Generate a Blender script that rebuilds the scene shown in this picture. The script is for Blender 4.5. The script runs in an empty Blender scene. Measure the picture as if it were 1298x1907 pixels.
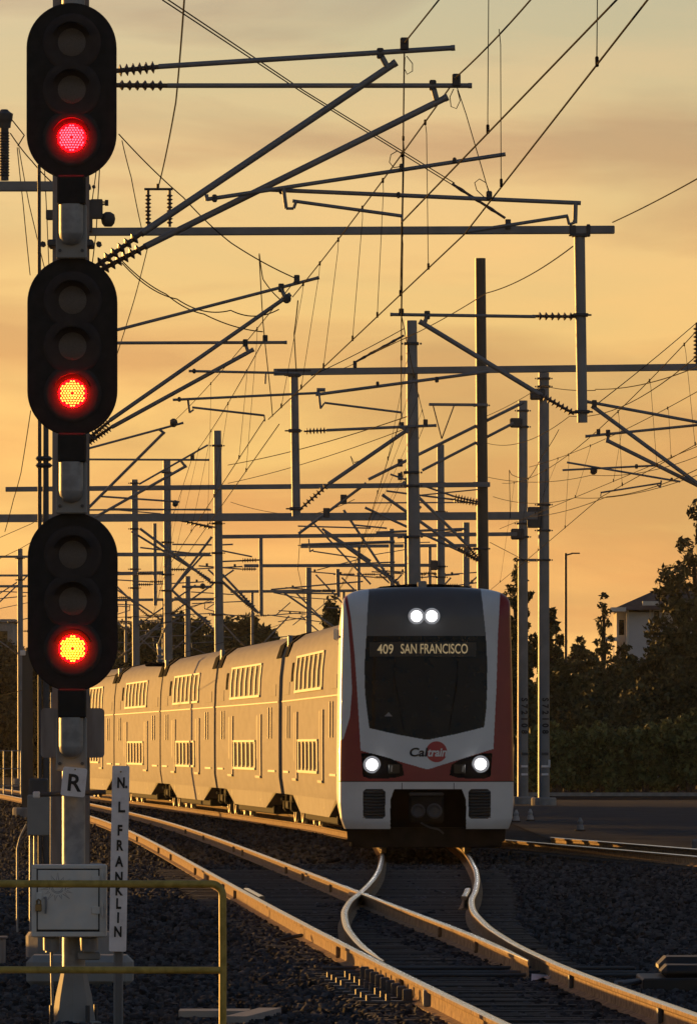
import bpy, math, random
import numpy as np
from mathutils import Vector, Matrix

# ------------------------------------------------------------------ camera, sky, sun, exposure
S = bpy.context.scene
COL = S.collection
FPX, CX, YH, EYE = 14000.0, 649.0, 1389.0, 1.92      # lens in photo pixels, principal column, horizon row, eye height
SUN_AZ, SUN_EL = -40.0, 1.8

cam_data = bpy.data.cameras.new('camera')
cam = bpy.data.objects.new('camera', cam_data); COL.objects.link(cam)
cam.location = (0, 0, EYE); cam.rotation_euler = (math.radians(90), 0, 0)
cam_data.sensor_fit = 'VERTICAL'; cam_data.sensor_height = 36.0
cam_data.lens = 36.0 * FPX / 1907.0
cam_data.shift_y = (YH - 953.5) / 1907.0
cam_data.clip_start = 1.0; cam_data.clip_end = 12000.0
S.camera = cam

W = bpy.data.worlds.new('World'); S.world = W; W.use_nodes = True
nt = W.node_tree; nt.nodes.clear()
N = nt.nodes.new; L = nt.links.new
out = N('ShaderNodeOutputWorld'); bg = N('ShaderNodeBackground'); bg.inputs[1].default_value = 0.1
sky = N('ShaderNodeTexSky'); sky.sky_type = 'NISHITA'; sky.sun_disc = False
sky.sun_elevation = math.radians(SUN_EL); sky.sun_rotation = math.radians(SUN_AZ)
sky.dust_density = 1.0; sky.air_density = 1.0; sky.ozone_density = 2.0
tc = N('ShaderNodeTexCoord')
# thin streaked cloud over the whole sky
mp = N('ShaderNodeMapping'); mp.inputs['Scale'].default_value = (9, 9, 46); mp.inputs['Rotation'].default_value = (0, math.radians(9), 0)
L(tc.outputs['Generated'], mp.inputs[0])
no = N('ShaderNodeTexNoise'); no.inputs['Scale'].default_value = 1.4; no.inputs['Detail'].default_value = 6; no.inputs['Roughness'].default_value = 0.52
no.inputs['Distortion'].default_value = 0.5
L(mp.outputs[0], no.inputs['Vector'])
cr = N('ShaderNodeValToRGB'); cr.color_ramp.elements[0].position = 0.43; cr.color_ramp.elements[1].position = 0.62
L(no.outputs['Fac'], cr.inputs[0])
mixc = N('ShaderNodeMix'); mixc.data_type = 'RGBA'; mixc.blend_type = 'MULTIPLY'
mixc.inputs[7].default_value = (0.79, 0.71, 0.75, 1)
L(cr.outputs[0], mixc.inputs[0])
# warm haze veil hugging the horizon all round
sx_ = N('ShaderNodeSeparateXYZ'); L(tc.outputs['Generated'], sx_.inputs[0])
mr_ = N('ShaderNodeMapRange'); mr_.interpolation_type = 'SMOOTHSTEP'; mr_.inputs[1].default_value = -0.01; mr_.inputs[2].default_value = 0.13; mr_.inputs[3].default_value = 0.72; mr_.inputs[4].default_value = 0.0
L(sx_.outputs[2], mr_.inputs[0])
veil = N('ShaderNodeMix'); veil.data_type = 'RGBA'; veil.inputs[7].default_value = (3.50, 2.42, 0.86, 1)
L(mr_.outputs[0], veil.inputs[0]); L(sky.outputs[0], veil.inputs[6]); L(veil.outputs[2], mixc.inputs[6])
# peach lit cloud tops in a second, broader layer
mp2 = N('ShaderNodeMapping'); mp2.inputs['Scale'].default_value = (7, 7, 30); mp2.inputs['Rotation'].default_value = (0, math.radians(14), 0); mp2.inputs['Location'].default_value = (3.1, 1.2, 0.4)
L(tc.outputs['Generated'], mp2.inputs[0])
no2 = N('ShaderNodeTexNoise'); no2.inputs['Scale'].default_value = 1.2; no2.inputs['Detail'].default_value = 7; no2.inputs['Roughness'].default_value = 0.55; no2.inputs['Distortion'].default_value = 0.8
L(mp2.outputs[0], no2.inputs['Vector'])
cr2 = N('ShaderNodeMapRange'); cr2.inputs[1].default_value = 0.42; cr2.inputs[2].default_value = 0.68; cr2.inputs[3].default_value = 0.0; cr2.inputs[4].default_value = 0.75
L(no2.outputs['Fac'], cr2.inputs[0])
pk = N('ShaderNodeMix'); pk.data_type = 'RGBA'; pk.blend_type = 'MULTIPLY'; pk.inputs[7].default_value = (1.30, 1.10, 1.0, 1)
L(cr2.outputs[0], pk.inputs[0]); L(mixc.outputs[2], pk.inputs[6])
tint = N('ShaderNodeMix'); tint.data_type = 'RGBA'; tint.blend_type = 'MULTIPLY'; tint.inputs[0].default_value = 1.0; tint.inputs[7].default_value = (1.17, 1.10, 1.13, 1)
L(pk.outputs[2], tint.inputs[6]); L(tint.outputs[2], bg.inputs[0]); L(bg.outputs[0], out.inputs[0])

sun_data = bpy.data.lights.new('sun', 'SUN'); sun = bpy.data.objects.new('sun', sun_data); COL.objects.link(sun)
sun_data.energy = 2.5; sun_data.angle = math.radians(0.55); sun_data.color = (1.0, 0.50, 0.11)
_a, _e = math.radians(SUN_AZ), math.radians(SUN_EL)
SUNV = Vector((math.sin(_a) * math.cos(_e), math.cos(_a) * math.cos(_e), math.sin(_e)))
sun.rotation_euler = SUNV.to_track_quat('Z', 'Y').to_euler()
sun.location = (-40, 60, 30)

S.view_settings.view_transform = 'Standard'; S.view_settings.look = 'None'
S.view_settings.gamma = 1.0; S.view_settings.use_curve_mapping = False
S.view_settings.exposure = 1.38
S.render.engine = 'CYCLES'
S.cycles.max_bounces = 5; S.cycles.diffuse_bounces = 2; S.cycles.glossy_bounces = 3
S.cycles.transparent_max_bounces = 6; S.cycles.use_denoising = True

rng = random.Random(7); npr = np.random.default_rng(11)

def P(px, py, s, dy=0.0):
    """photo pixel at scale s (pixels per metre) -> world point; dy shifts it along the view"""
    return Vector(((px - CX) / s, FPX / s + dy, EYE - (py - YH) / s))
def G(px, py, z=0.0):
    """photo pixel on the plane of the rail tops -> world point"""
    s = (py - YH) / (EYE - z)
    return Vector(((px - CX) / s, FPX / s, z))

# ------------------------------------------------------------------ materials
MATS = {}
def mat(name, col, rough=0.6, metal=0.0, var=0.15, scale=6.0, bump=0.0, bscale=30.0, spec=0.5, island=0.0, coat=0.0, col2=None, thr=(0.45, 0.62), stretch=None):
    m = bpy.data.materials.new(name); m.use_nodes = True; t = m.node_tree
    b = t.nodes['Principled BSDF']
    b.inputs['Roughness'].default_value = rough; b.inputs['Metallic'].default_value = metal
    b.inputs['Specular IOR Level'].default_value = spec; b.inputs['Coat Weight'].default_value = coat
    tc = t.nodes.new('ShaderNodeTexCoord'); src = tc.outputs['Object']
    if stretch:
        mpn = t.nodes.new('ShaderNodeMapping'); mpn.inputs['Scale'].default_value = stretch
        t.links.new(src, mpn.inputs[0]); src = mpn.outputs[0]
    nz = t.nodes.new('ShaderNodeTexNoise'); nz.inputs['Scale'].default_value = scale; nz.inputs['Detail'].default_value = 5
    t.links.new(src, nz.inputs['Vector'])
    mr = t.nodes.new('ShaderNodeMapRange'); mr.inputs[1].default_value = 0.3; mr.inputs[2].default_value = 0.7
    mr.inputs[3].default_value = 1 - var; mr.inputs[4].default_value = 1 + var
    t.links.new(nz.outputs['Fac'], mr.inputs[0]); val = mr.outputs[0]
    if island:
        ge = t.nodes.new('ShaderNodeNewGeometry'); m2 = t.nodes.new('ShaderNodeMapRange')
        m2.inputs[3].default_value = 1 - island; m2.inputs[4].default_value = 1 + island
        t.links.new(ge.outputs['Random Per Island'], m2.inputs[0])
        mu = t.nodes.new('ShaderNodeMath'); mu.operation = 'MULTIPLY'
        t.links.new(val, mu.inputs[0]); t.links.new(m2.outputs[0], mu.inputs[1]); val = mu.outputs[0]
    base = None
    if col2:
        n2 = t.nodes.new('ShaderNodeTexNoise'); n2.inputs['Scale'].default_value = scale * 2.3; n2.inputs['Detail'].default_value = 6
        t.links.new(src, n2.inputs['Vector'])
        rp = t.nodes.new('ShaderNodeValToRGB'); rp.color_ramp.elements[0].position, rp.color_ramp.elements[1].position = thr
        rp.color_ramp.elements[0].color = (*col, 1); rp.color_ramp.elements[1].color = (*col2, 1)
        t.links.new(n2.outputs['Fac'], rp.inputs[0]); base = rp.outputs[0]
    vm = t.nodes.new('ShaderNodeVectorMath'); vm.operation = 'SCALE'
    if base: t.links.new(base, vm.inputs[0])
    else: vm.inputs[0].default_value = col
    t.links.new(val, vm.inputs['Scale']); t.links.new(vm.outputs[0], b.inputs['Base Color'])
    if bump:
        bn = t.nodes.new('ShaderNodeTexNoise'); bn.inputs['Scale'].default_value = bscale; bn.inputs['Detail'].default_value = 5
        t.links.new(src, bn.inputs['Vector'])
        bp = t.nodes.new('ShaderNodeBump'); bp.inputs['Strength'].default_value = bump; bp.inputs['Distance'].default_value = 0.02
        t.links.new(bn.outputs['Fac'], bp.inputs['Height']); t.links.new(bp.outputs[0], b.inputs['Normal'])
    MATS[name] = m; return m
def emit(name, col, strength, base=(0.02, 0.02, 0.02)):
    m = bpy.data.materials.new(name); m.use_nodes = True; b = m.node_tree.nodes['Principled BSDF']
    b.inputs['Base Color'].default_value = (*base, 1); b.inputs['Roughness'].default_value = 0.3
    b.inputs['Emission Color'].default_value = (*col, 1); b.inputs['Emission Strength'].default_value = strength
    MATS[name] = m; return m

mat('ballast', (0.040, 0.039, 0.042), 0.95, var=0.35, scale=2.0, bump=0.3, bscale=14, col2=(0.025, 0.024, 0.025), spec=0.02)
mat('stone', (0.050, 0.050, 0.055), 0.9, var=0.2, scale=9, island=0.75, spec=0.12)
mat('asphalt', (0.045, 0.045, 0.05), 0.95, var=0.25, scale=0.7, bump=0.08, bscale=40, spec=0.04)
mat('dirt', (0.045, 0.038, 0.032), 0.98, var=0.3, scale=0.8, spec=0.0)
mat('rail_rust', (0.32, 0.215, 0.125), 0.85, var=0.25, scale=7, col2=(0.20, 0.125, 0.08), bump=0.15, bscale=60, spec=0.1)
mat('rail_head', (0.60, 0.57, 0.54), 0.21, metal=1.0, var=0.12, scale=3, stretch=(14, 0.6, 14))
mat('tie_wood', (0.03, 0.026, 0.024), 0.9, var=0.3, scale=5, bump=0.4, bscale=30)
mat('concrete', (0.26, 0.25, 0.24), 0.9, var=0.2, scale=4, bump=0.2)
mat('steel', (0.20, 0.205, 0.22), 0.55, metal=0.35, var=0.14, scale=2.2, bump=0.05, bscale=40)
mat('steel_dark', (0.065, 0.065, 0.07), 0.6, metal=0.25, var=0.2, scale=3)
mat('pole_dark', (0.045, 0.040, 0.036), 0.5, var=0.2, scale=2, stretch=(4, 4, 0.4), spec=0.6)
mat('rust_pole', (0.21, 0.165, 0.145), 0.75, var=0.2, scale=1.6, col2=(0.26, 0.22, 0.20), stretch=(3, 3, 0.5))
mat('wire', (0.022, 0.019, 0.018), 0.95, metal=0.0, var=0.1, spec=0.03)
mat('insulator', (0.075, 0.055, 0.05), 0.45, var=0.1)
mat('halo_black', (0.040, 0.034, 0.034), 0.7, var=0.15, scale=12, spec=0.2)  # black lifted a little so the red halo shows on it
mat('signal_black', (0.020, 0.019, 0.019), 0.75, var=0.25, scale=12, spec=0.25)
mat('lens_dark', (0.10, 0.085, 0.075), 0.4, var=0.2, scale=150, bump=0.5, bscale=120)
mat('galv', (0.27, 0.285, 0.305), 0.5, metal=0.25, var=0.16, scale=6, bump=0.06, col2=(0.21, 0.22, 0.24))
mat('cabinet', (0.60, 0.61, 0.60), 0.6, var=0.10, scale=5, col2=(0.64, 0.62, 0.58), bump=0.03)
mat('cabinet_grey', (0.24, 0.24, 0.235), 0.7, var=0.12, scale=4)
mat('brass', (0.24, 0.17, 0.08), 0.45, metal=0.8, var=0.2)
mat('marker', (0.10, 0.11, 0.16), 0.6, var=0.2)
mat('sign_white', (0.86, 0.81, 0.82), 0.55, var=0.07, scale=9, col2=(0.72, 0.67, 0.68), thr=(0.5, 0.75))
mat('black_paint', (0.012, 0.012, 0.013), 0.6, var=0.1)
mat('yellow_paint', (0.40, 0.29, 0.055), 0.5, var=0.16, scale=9, col2=(0.28, 0.205, 0.03), bump=0.08, bscale=60)
mat('train_white', (0.66, 0.67, 0.69), 0.32, var=0.05, scale=3, coat=0.15)
mat('train_trim', (0.37, 0.345, 0.32), 0.5, var=0.06, scale=3, spec=0.2)
mat('train_silver', (0.285, 0.27, 0.255), 0.7, metal=0.0, var=0.09, scale=1.8, stretch=(1, 0.5, 2.5), bump=0.03, bscale=3, spec=0.06)
mat('train_skirt', (0.24, 0.23, 0.22), 0.8, var=0.15, scale=2)
mat('train_red', (0.26, 0.017, 0.016), 0.3, var=0.08, scale=3, coat=0.1, spec=0.35)
mat('train_grey', (0.085, 0.088, 0.095), 0.3, var=0.08, scale=3)
mat('train_black', (0.010, 0.010, 0.011), 0.95, var=0.2, spec=0.02)
mat('undercarriage', (0.022, 0.020, 0.018), 0.85, var=0.4, scale=4, spec=0.1)
mat('wheel_steel', (0.26, 0.23, 0.2), 0.4, metal=0.6, var=0.2)
mat('glass_front', (0.004, 0.0045, 0.0055), 0.08, var=0.1, spec=0.18)
mat('glass_side', (0.014, 0.011, 0.009), 0.16, var=0.1, spec=0.28)
mat('display', (0.018, 0.016, 0.014), 0.4, var=0.1)
mat('logo_red', (0.42, 0.03, 0.03), 0.4, var=0.03)
mat('logo_white', (0.70, 0.70, 0.71), 0.4, var=0.03)
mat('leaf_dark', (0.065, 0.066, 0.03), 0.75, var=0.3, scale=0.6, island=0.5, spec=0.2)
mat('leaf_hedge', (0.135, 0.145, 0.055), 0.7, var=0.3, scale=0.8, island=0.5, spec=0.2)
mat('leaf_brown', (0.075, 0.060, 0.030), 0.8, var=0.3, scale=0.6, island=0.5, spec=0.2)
mat('bark', (0.05, 0.038, 0.028), 0.9, var=0.3, scale=6)
mat('house_wall', (0.50, 0.50, 0.52), 0.85, var=0.05, scale=1)
mat('house_trim', (0.62, 0.58, 0.52), 0.7, var=0.05)
mat('roof_tile', (0.07, 0.05, 0.042), 0.85, var=0.3, scale=3)
mat('hill', (0.10, 0.085, 0.06), 0.95, var=0.2, scale=0.02)
mat('cone_white', (0.40, 0.38, 0.37), 0.7, var=0.1)
mat('paper', (0.60, 0.64, 0.72), 0.7, var=0.1)
mat('plank', (0.33, 0.30, 0.27), 0.85, var=0.2, scale=3, stretch=(1, 8, 1))
emit('led_red', (1.0, 0.0003, 0.0012), 2.2); emit('led_halo', (1.0, 0.0001, 0.0003), 60.0)
emit('dot_pink', (1.0, 0.05, 0.08), 2.4); emit('dot_yellow', (1.0, 0.48, 0.02), 3.4); emit('dot_orange', (1.0, 0.26, 0.03), 3.0)
emit('lamp_white', (1.0, 0.98, 0.95), 18.0); emit('glare_inner', (1.0, 0.97, 0.95), 2.0); emit('glare_mid', (1.0, 0.97, 0.97), 0.42); emit('glare_outer', (0.9, 0.92, 1.0), 0.09); emit('led_amber', (0.95, 0.70, 0.36), 0.11)

# ------------------------------------------------------------------ mesh helpers
class MB:
    def __init__(self): self.v = []; self.f = []; self.m = []
    def add(self, vs, fs, mi=0):
        o = len(self.v); self.v += [tuple(p) for p in vs]
        for f in fs: self.f.append(tuple(i + o for i in f)); self.m.append(mi)
        return self
    def box(self, c, size, rot=None, mi=0):
        hx, hy, hz = size[0] / 2, size[1] / 2, size[2] / 2
        pts = [Vector((x, y, z)) for x in (-hx, hx) for y in (-hy, hy) for z in (-hz, hz)]
        if rot is not None: pts = [rot @ p for p in pts]
        c = Vector(c)
        return self.add([p + c for p in pts], [(0, 1, 3, 2), (4, 6, 7, 5), (0, 4, 5, 1), (2, 3, 7, 6), (0, 2, 6, 4), (1, 5, 7, 3)], mi)
    def bbox(self, c, size, b=0.01, mi=0):
        """box with bevelled edges"""
        hx, hy, hz = [d / 2 for d in size]; b = min(b, hx * .9, hy * .9, hz * .9); vs = []
        for x in (-1, 1):
            for y in (-1, 1):
                for z in (-1, 1):
                    vs += [(c[0] + x * hx, c[1] + y * (hy - b), c[2] + z * (hz - b)), (c[0] + x * (hx - b), c[1] + y * hy, c[2] + z * (hz - b)), (c[0] + x * (hx - b), c[1] + y * (hy - b), c[2] + z * hz)]
        k = lambda x, y, z, a: ((x * 2 + y) * 2 + z) * 3 + a
        fs = [(k(0,0,0,0), k(0,0,1,0), k(0,1,1,0), k(0,1,0,0)), (k(1,0,0,0), k(1,1,0,0), k(1,1,1,0), k(1,0,1,0)),
              (k(0,0,0,1), k(1,0,0,1), k(1,0,1,1), k(0,0,1,1)), (k(0,1,0,1), k(0,1,1,1), k(1,1,1,1), k(1,1,0,1)),
              (k(0,0,0,2), k(0,1,0,2), k(1,1,0,2), k(1,0,0,2)), (k(0,0,1,2), k(1,0,1,2), k(1,1,1,2), k(0,1,1,2))]
        for x in (0, 1):
            for y in (0, 1):
                fs.append((k(x,y,0,0), k(x,y,0,1), k(x,y,1,1), k(x,y,1,0)))
                fs.append((k(x,0,y,0), k(x,0,y,2), k(x,1,y,2), k(x,1,y,0)))
                fs.append((k(0,x,y,1), k(0,x,y,2), k(1,x,y,2), k(1,x,y,1)))
                for z in (0, 1): fs.append((k(x,y,z,0), k(x,y,z,1), k(x,y,z,2)))
        return self.add(vs, fs, mi)
    def tube(self, p0, p1, r0, r1=None, n=10, mi=0, cap=True):
        p0, p1 = Vector(p0), Vector(p1); r1 = r0 if r1 is None else r1
        d = (p1 - p0); 
        if d.length < 1e-6: return self
        d.normalize(); a = d.orthogonal().normalized(); b = d.cross(a); vs = []
        for p, r in ((p0, r0), (p1, r1)):
            for i in range(n):
                t = 2 * math.pi * i / n; vs.append(p + a * math.cos(t) * r + b * math.sin(t) * r)
        fs = [(i, (i + 1) % n, n + (i + 1) % n, n + i) for i in range(n)]
        if cap: fs += [tuple(range(n))[::-1], tuple(range(n, 2 * n))]
        return self.add(vs, fs, mi)
    def poly(self, pts, r, n=6, mi=0):
        pts = [Vector(p) for p in pts]; vs = []; k = len(pts); prev = None
        for j, p in enumerate(pts):
            d = (pts[min(j + 1, k - 1)] - pts[max(j - 1, 0)])
            d = d.normalized() if d.length > 1e-9 else Vector((0, 0, 1))
            a = d.orthogonal().normalized() if prev is None else (prev - d * prev.dot(d)).normalized()
            prev = a; b = d.cross(a); rr = r[j] if isinstance(r, (list, tuple)) else r
            for i in range(n):
                t = 2 * math.pi * i / n; vs.append(p + (a * math.cos(t) + b * math.sin(t)) * rr)
        fs = [(j * n + i, j * n + (i + 1) % n, (j + 1) * n + (i + 1) % n, (j + 1) * n + i) for j in range(k - 1) for i in range(n)]
        fs += [tuple(range(n))[::-1], tuple(range((k - 1) * n, k * n))]
        return self.add(vs, fs, mi)
    def lathe(self, p0, axis, prof, n=16, mi=0):
        """prof: list of (distance along axis, radius)"""
        p0 = Vector(p0); d = Vector(axis).normalized(); a = d.orthogonal().normalized(); b = d.cross(a); vs = []
        for t, r in prof:
            for i in range(n):
                w = 2 * math.pi * i / n; vs.append(p0 + d * t + (a * math.cos(w) + b * math.sin(w)) * r)
        fs = [(j * n + i, j * n + (i + 1) % n, (j + 1) * n + (i + 1) % n, (j + 1) * n + i) for j in range(len(prof) - 1) for i in range(n)]
        fs += [tuple(range(n))[::-1], tuple(range((len(prof) - 1) * n, len(prof) * n))]
        return self.add(vs, fs, mi)
    def prism(self, pts2, y0, y1, mi=0):
        """outline in x,z (list of pairs) extruded from y0 to y1"""
        n = len(pts2); vs = [(x, y0, z) for x, z in pts2] + [(x, y1, z) for x, z in pts2]
        return self.add(vs, [tuple(range(n)), tuple(range(n, 2 * n))[::-1]] + [(i, n + i, n + (i + 1) % n, (i + 1) % n) for i in range(n)], mi)
    def mesh(self, name, mats, off=(0, 0, 0), smooth=False):
        me = bpy.data.meshes.new(name); o = Vector(off)
        me.from_pydata([(v[0] - o.x, v[1] - o.y, v[2] - o.z) for v in self.v], [], self.f)
        for m in (mats if isinstance(mats, (list, tuple)) else [mats]): me.materials.append(MATS[m])
        if any(self.m): me.polygons.foreach_set('material_index', self.m)
        me.update()
        import bmesh
        bm = bmesh.new(); bm.from_mesh(me); bmesh.ops.recalc_face_normals(bm, faces=bm.faces); bm.to_mesh(me); bm.free()
        if smooth: smooth_mesh(me)
        return me
    def build(self, name, mats, parent=None, smooth=False):
        """vertices are world coordinates; the child is stored relative to its root"""
        off = root_loc(parent) if parent else (0, 0, 0)
        return obj(name, self.mesh(name, mats, off, smooth), parent)
def smooth_mesh(me, ang=40):
    me.polygons.foreach_set('use_smooth', [True] * len(me.polygons))
    try: me.set_sharp_from_angle(angle=math.radians(ang))
    except Exception: pass
def obj(name, me, parent=None):
    o = bpy.data.objects.new(name, me); COL.objects.link(o)
    if parent: o.parent = parent
    return o
def root_loc(o):
    while o.parent: o = o.parent
    return Vector(o.location)
def tag(o, label=None, cat=None, group=None, kind=None):
    if label: o['label'] = label
    if cat: o['category'] = cat
    if group: o['group'] = group
    if kind: o['kind'] = kind
    return o
def thing(name, label, cat, loc, group=None):
    o = bpy.data.objects.new(name, None); COL.objects.link(o); o.location = loc; o.empty_display_size = 0.2
    return tag(o, label, cat, group)
def single(name, mb, mats, label, cat, group=None, smooth=False):
    """a thing that is one mesh; origin at its base centre"""
    v = np.array(mb.v); c = Vector((float(v[:, 0].mean()), float(v[:, 1].mean()), float(v[:, 2].min())))
    o = obj(name, mb.mesh(name, mats, c, smooth)); o.location = c
    return tag(o, label, cat, group)
def copy_tree(o, parent=None):
    c = o.copy(); COL.objects.link(c)
    if parent: c.parent = parent
    for ch in o.children: copy_tree(ch, c)
    return c
def text_mesh(txt, height, bold=0.0, sx=1.0, thick=0.004, space=1.0):
    """letters in the x,z plane facing -y, cap height = height, centred"""
    cu = bpy.data.curves.new('txt', 'FONT'); cu.body = txt; cu.size = height / 0.70; cu.offset = bold; cu.extrude = thick / 2
    cu.align_x = 'CENTER'; cu.space_character = space; cu.resolution_u = 4
    o = bpy.data.objects.new('txt', cu); COL.objects.link(o)
    dg = bpy.context.evaluated_depsgraph_get(); me = bpy.data.meshes.new_from_object(o.evaluated_get(dg))
    bpy.data.objects.remove(o); bpy.data.curves.remove(cu)
    vs = [(v.co.x * sx, -v.co.z, v.co.y - height / 2) for v in me.vertices]; fs = [tuple(p.vertices) for p in me.polygons]
    bpy.data.meshes.remove(me); return vs, fs
def put_text(mb, txt, c, height, rot=None, mi=0, **k):
    vs, fs = text_mesh(txt, height, **k); c = Vector(c)
    vs = [(rot @ Vector(v) if rot is not None else Vector(v)) + c for v in vs]
    return mb.add(vs, fs, mi)
def roty(a): return Matrix.Rotation(a, 3, 'Y')
def rotz(a): return Matrix.Rotation(a, 3, 'Z')

# ------------------------------------------------------------------ ground, road, tracks
g = MB(); g.add([(-900, -40, -0.24), (900, -40, -0.24), (900, 3000, -0.24), (-900, 3000, -0.24)], [(0, 1, 2, 3)])
tag(g.build('ground', 'ballast'), kind='structure')
rd = MB(); rd.add([(4.6, 162, -0.215), (9.4, 121, -0.215), (40, 112, -0.215), (60, 312, -0.215), (3.2, 312, -0.215), (4.4, 240, -0.215)], [(0, 1, 2, 3, 4, 5)])
tag(rd.build('access_road', 'asphalt'), kind='structure')
vg = MB(); vg.add([(3.2, 298, -0.20), (60, 292, -0.20), (90, 520, -0.20), (3, 520, -0.20)], [(0, 1, 2, 3)])
tag(vg.build('verge', 'dirt'), kind='structure')
GA = 1.505
def smooth_path(pts, z0, z1, win=5.0, step=0.5):
    pts = sorted(pts); zz = np.arange(z0 - win, z1 + win, step)
    Z = np.array([p[0] for p in pts]); X = np.array([p[1] for p in pts])
    xx = np.interp(zz, Z, X)
    lo, hi = (X[1] - X[0]) / (Z[1] - Z[0]), (X[-1] - X[-2]) / (Z[-1] - Z[-2])
    xx = np.where(zz < Z[0], X[0] + (zz - Z[0]) * lo, xx); xx = np.where(zz > Z[-1], X[-1] + (zz - Z[-1]) * hi, xx)
    k = int(win / step); ker = np.hanning(2 * k + 1); ker /= ker.sum()
    pad = np.concatenate([xx[0] - (xx[1] - xx[0]) * np.arange(k, 0, -1), xx, xx[-1] + (xx[-1] - xx[-2]) * np.arange(1, k + 1)])
    return zz, np.convolve(pad, ker, 'valid')
Bpx = [(168, 1519.4), (243.6, 1545.5), (298, 1573), (351, 1608), (406, 1637), (441.6, 1650), (474, 1668.6), (548, 1707), (629, 1749), (698.7, 1785), (740, 1806), (860, 1867), (934, 1907)]
Bg = [(G(*p).y, G(*p).x) for p in Bpx]; co = np.polyfit([p[0] for p in Bg], [p[1] for p in Bg], 3)
zB = np.arange(30, 206, 1.0); xB = np.polyval(co, zB)
mB = xB[-1] - xB[-2]; zB2 = np.arange(206, 420, 2.0); cv = -0.00018
xB2 = xB[-1] + mB * (zB2 - 205) + 0.5 * cv * (zB2 - 205) ** 2
zB = np.concatenate([zB, zB2]); xB = np.concatenate([xB, xB2])
fB = lambda z: float(np.interp(z, zB, xB))
CEN = [(60, fB(60) + 0.7525), (67.4, 1.045), (73, 0.86), (79.8, 0.73), (87.7, 0.695), (94.3, 0.78), (99.2, 0.92), (108, 1.10), (117, 1.23), (128, 1.32), (140, 1.38), (159.5, 1.30),
       (184.7, -0.17), (210, -2.21), (235, -4.35), (260, -6.57), (285, -8.9), (330, -13.4)]
zC, xC = smooth_path(CEN, 60, 330, 4.0)
fC = lambda z: float(np.interp(z, zC, xC))

RAIL = [(-.075, -.18), (-.075, -.168), (-.012, -.15), (-.0085, -.13), (-.0085, -.055), (-.034, -.040), (-.0365, -.032), (-.0365, -.010), (-.028, -.001), (-.010, 0.0015),
        (.010, 0.0015), (.028, -.001), (.0365, -.010), (.0365, -.032), (.034, -.040), (.0085, -.055), (.0085, -.13), (.012, -.15), (.075, -.168), (.075, -.18)]
def rail(name, zs, fx, parent, thin=None, label=None):
    mb = MB(); n = len(RAIL); vs = []
    for k, z in enumerate(zs):
        w = 1.0
        if thin and z < thin + 4: w = 0.25 + 0.75 * max(0, (z - thin) / 4)
        x = fx(z)
        vs += [(x + a * w + (1 - w) * .02, z, h - (0.012 * (1 - w))) for a, h in RAIL]
    for k in range(len(zs) - 1):
        for i in range(n):
            mb_i = 1 if 7 <= i <= 11 else 0
            mb.f.append((k * n + i, k * n + (i + 1) % n, (k + 1) * n + (i + 1) % n, (k + 1) * n + i)); mb.m.append(mb_i)
    mb.v = vs; mb.f += [tuple(range(n)), tuple(range(len(vs) - n, len(vs)))[::-1]]; mb.m += [0, 0]
    o = mb.build(name, ['rail_rust', 'rail_head'], parent, smooth=True)
    if label: o['label'] = label
    return o
def zr(a, b): return [a + (b - a) * i / max(1, int((b - a) / 1.5)) for i in range(int((b - a) / 1.5) + 1)]
turn = thing('turnout_track', 'railway turnout with gold lit rails merging in the foreground', 'railway track', (1.5, 60, -0.2))
rail('stock_rail', zr(38, 400), fB, turn)
fA = lambda z: fB(z) + GA
def fA2(z):
    t = min(1, max(0, (82 - z) / 14.4)); return fA(z) - 0.14 * t * t
rail('switch_rail', zr(67.6, 400), fA2, turn, thin=67.6)
rail('switch_rail', zr(67.4, 330), lambda z: fC(z) - GA / 2, turn, thin=67.4)
def fD(z):
    a, b = fB(z) + GA, fC(z) + GA / 2
    t = min(1, max(0, (z - 60) / 8)); return a * (1 - t) + b * t
rail('stock_rail', zr(38, 330), fD, turn)
# guard rails opposite the frog and check rails beside it
rail('guard_rail', zr(96, 101.5), lambda z: fC(z) + GA / 2 - 0.11, turn)
rail('guard_rail', zr(96, 101.5), lambda z: fB(z) + 0.11, turn)
fr = MB(); zf = 99.2; fr.box((fA(zf) , zf, -0.095), (0.26, 2.4, 0.13)); fr.build('frog', 'rail_rust', turn)
tie_me = MB().bbox((0, 0, 0), (1, 0.23, 0.16), 0.01).mesh('tie', 'tie_wood')
z = 44.0
while z < 128:
    c0, c1 = fB(z) - 0.55, fB(z) + GA + 0.55
    if 63 < z: c1 = max(c1, fD(z) + 0.55)
    o = obj('tie', tie_me, turn); o.location = Vector(((c0 + c1) / 2 + rng.uniform(-.03, .03), z, -0.256 + rng.uniform(-.006, .006))) - turn.location
    o.scale = (c1 - c0, 1, 1); o.rotation_euler = (0, 0, rng.uniform(-.01, .01))
    z += 0.56
def on_rail(fx, items, name, size, dx, dz, m):
    me = MB().bbox((0, 0, 0), size, 0.006).mesh(name, m)
    for zz in items:
        o = obj(name, me, turn); o.location = Vector((fx(zz) + dx, zz, dz)) - turn.location
zpx = lambda y: FPX / ((y - YH) / EYE)
on_rail(fB, [zpx(y) for y in (1554, 1574, 1586, 1611, 1624, 1640, 1652, 1754, 1813)], 'joint_bar', (0.035, 0.34, 0.115), -0.024, -0.098, 'rail_rust')
on_rail(fA2, [zpx(y) for y in (1541, 1552, 1572, 1578, 1609, 1621, 1641, 1718, 1745)], 'joint_bar', (0.035, 0.34, 0.115), -0.024, -0.098, 'rail_rust')
on_rail(fD, [zpx(y) for y in (1806, 1866)], 'joint_bar', (0.035, 0.30, 0.115), -0.024, -0.098, 'steel_dark')
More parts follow.
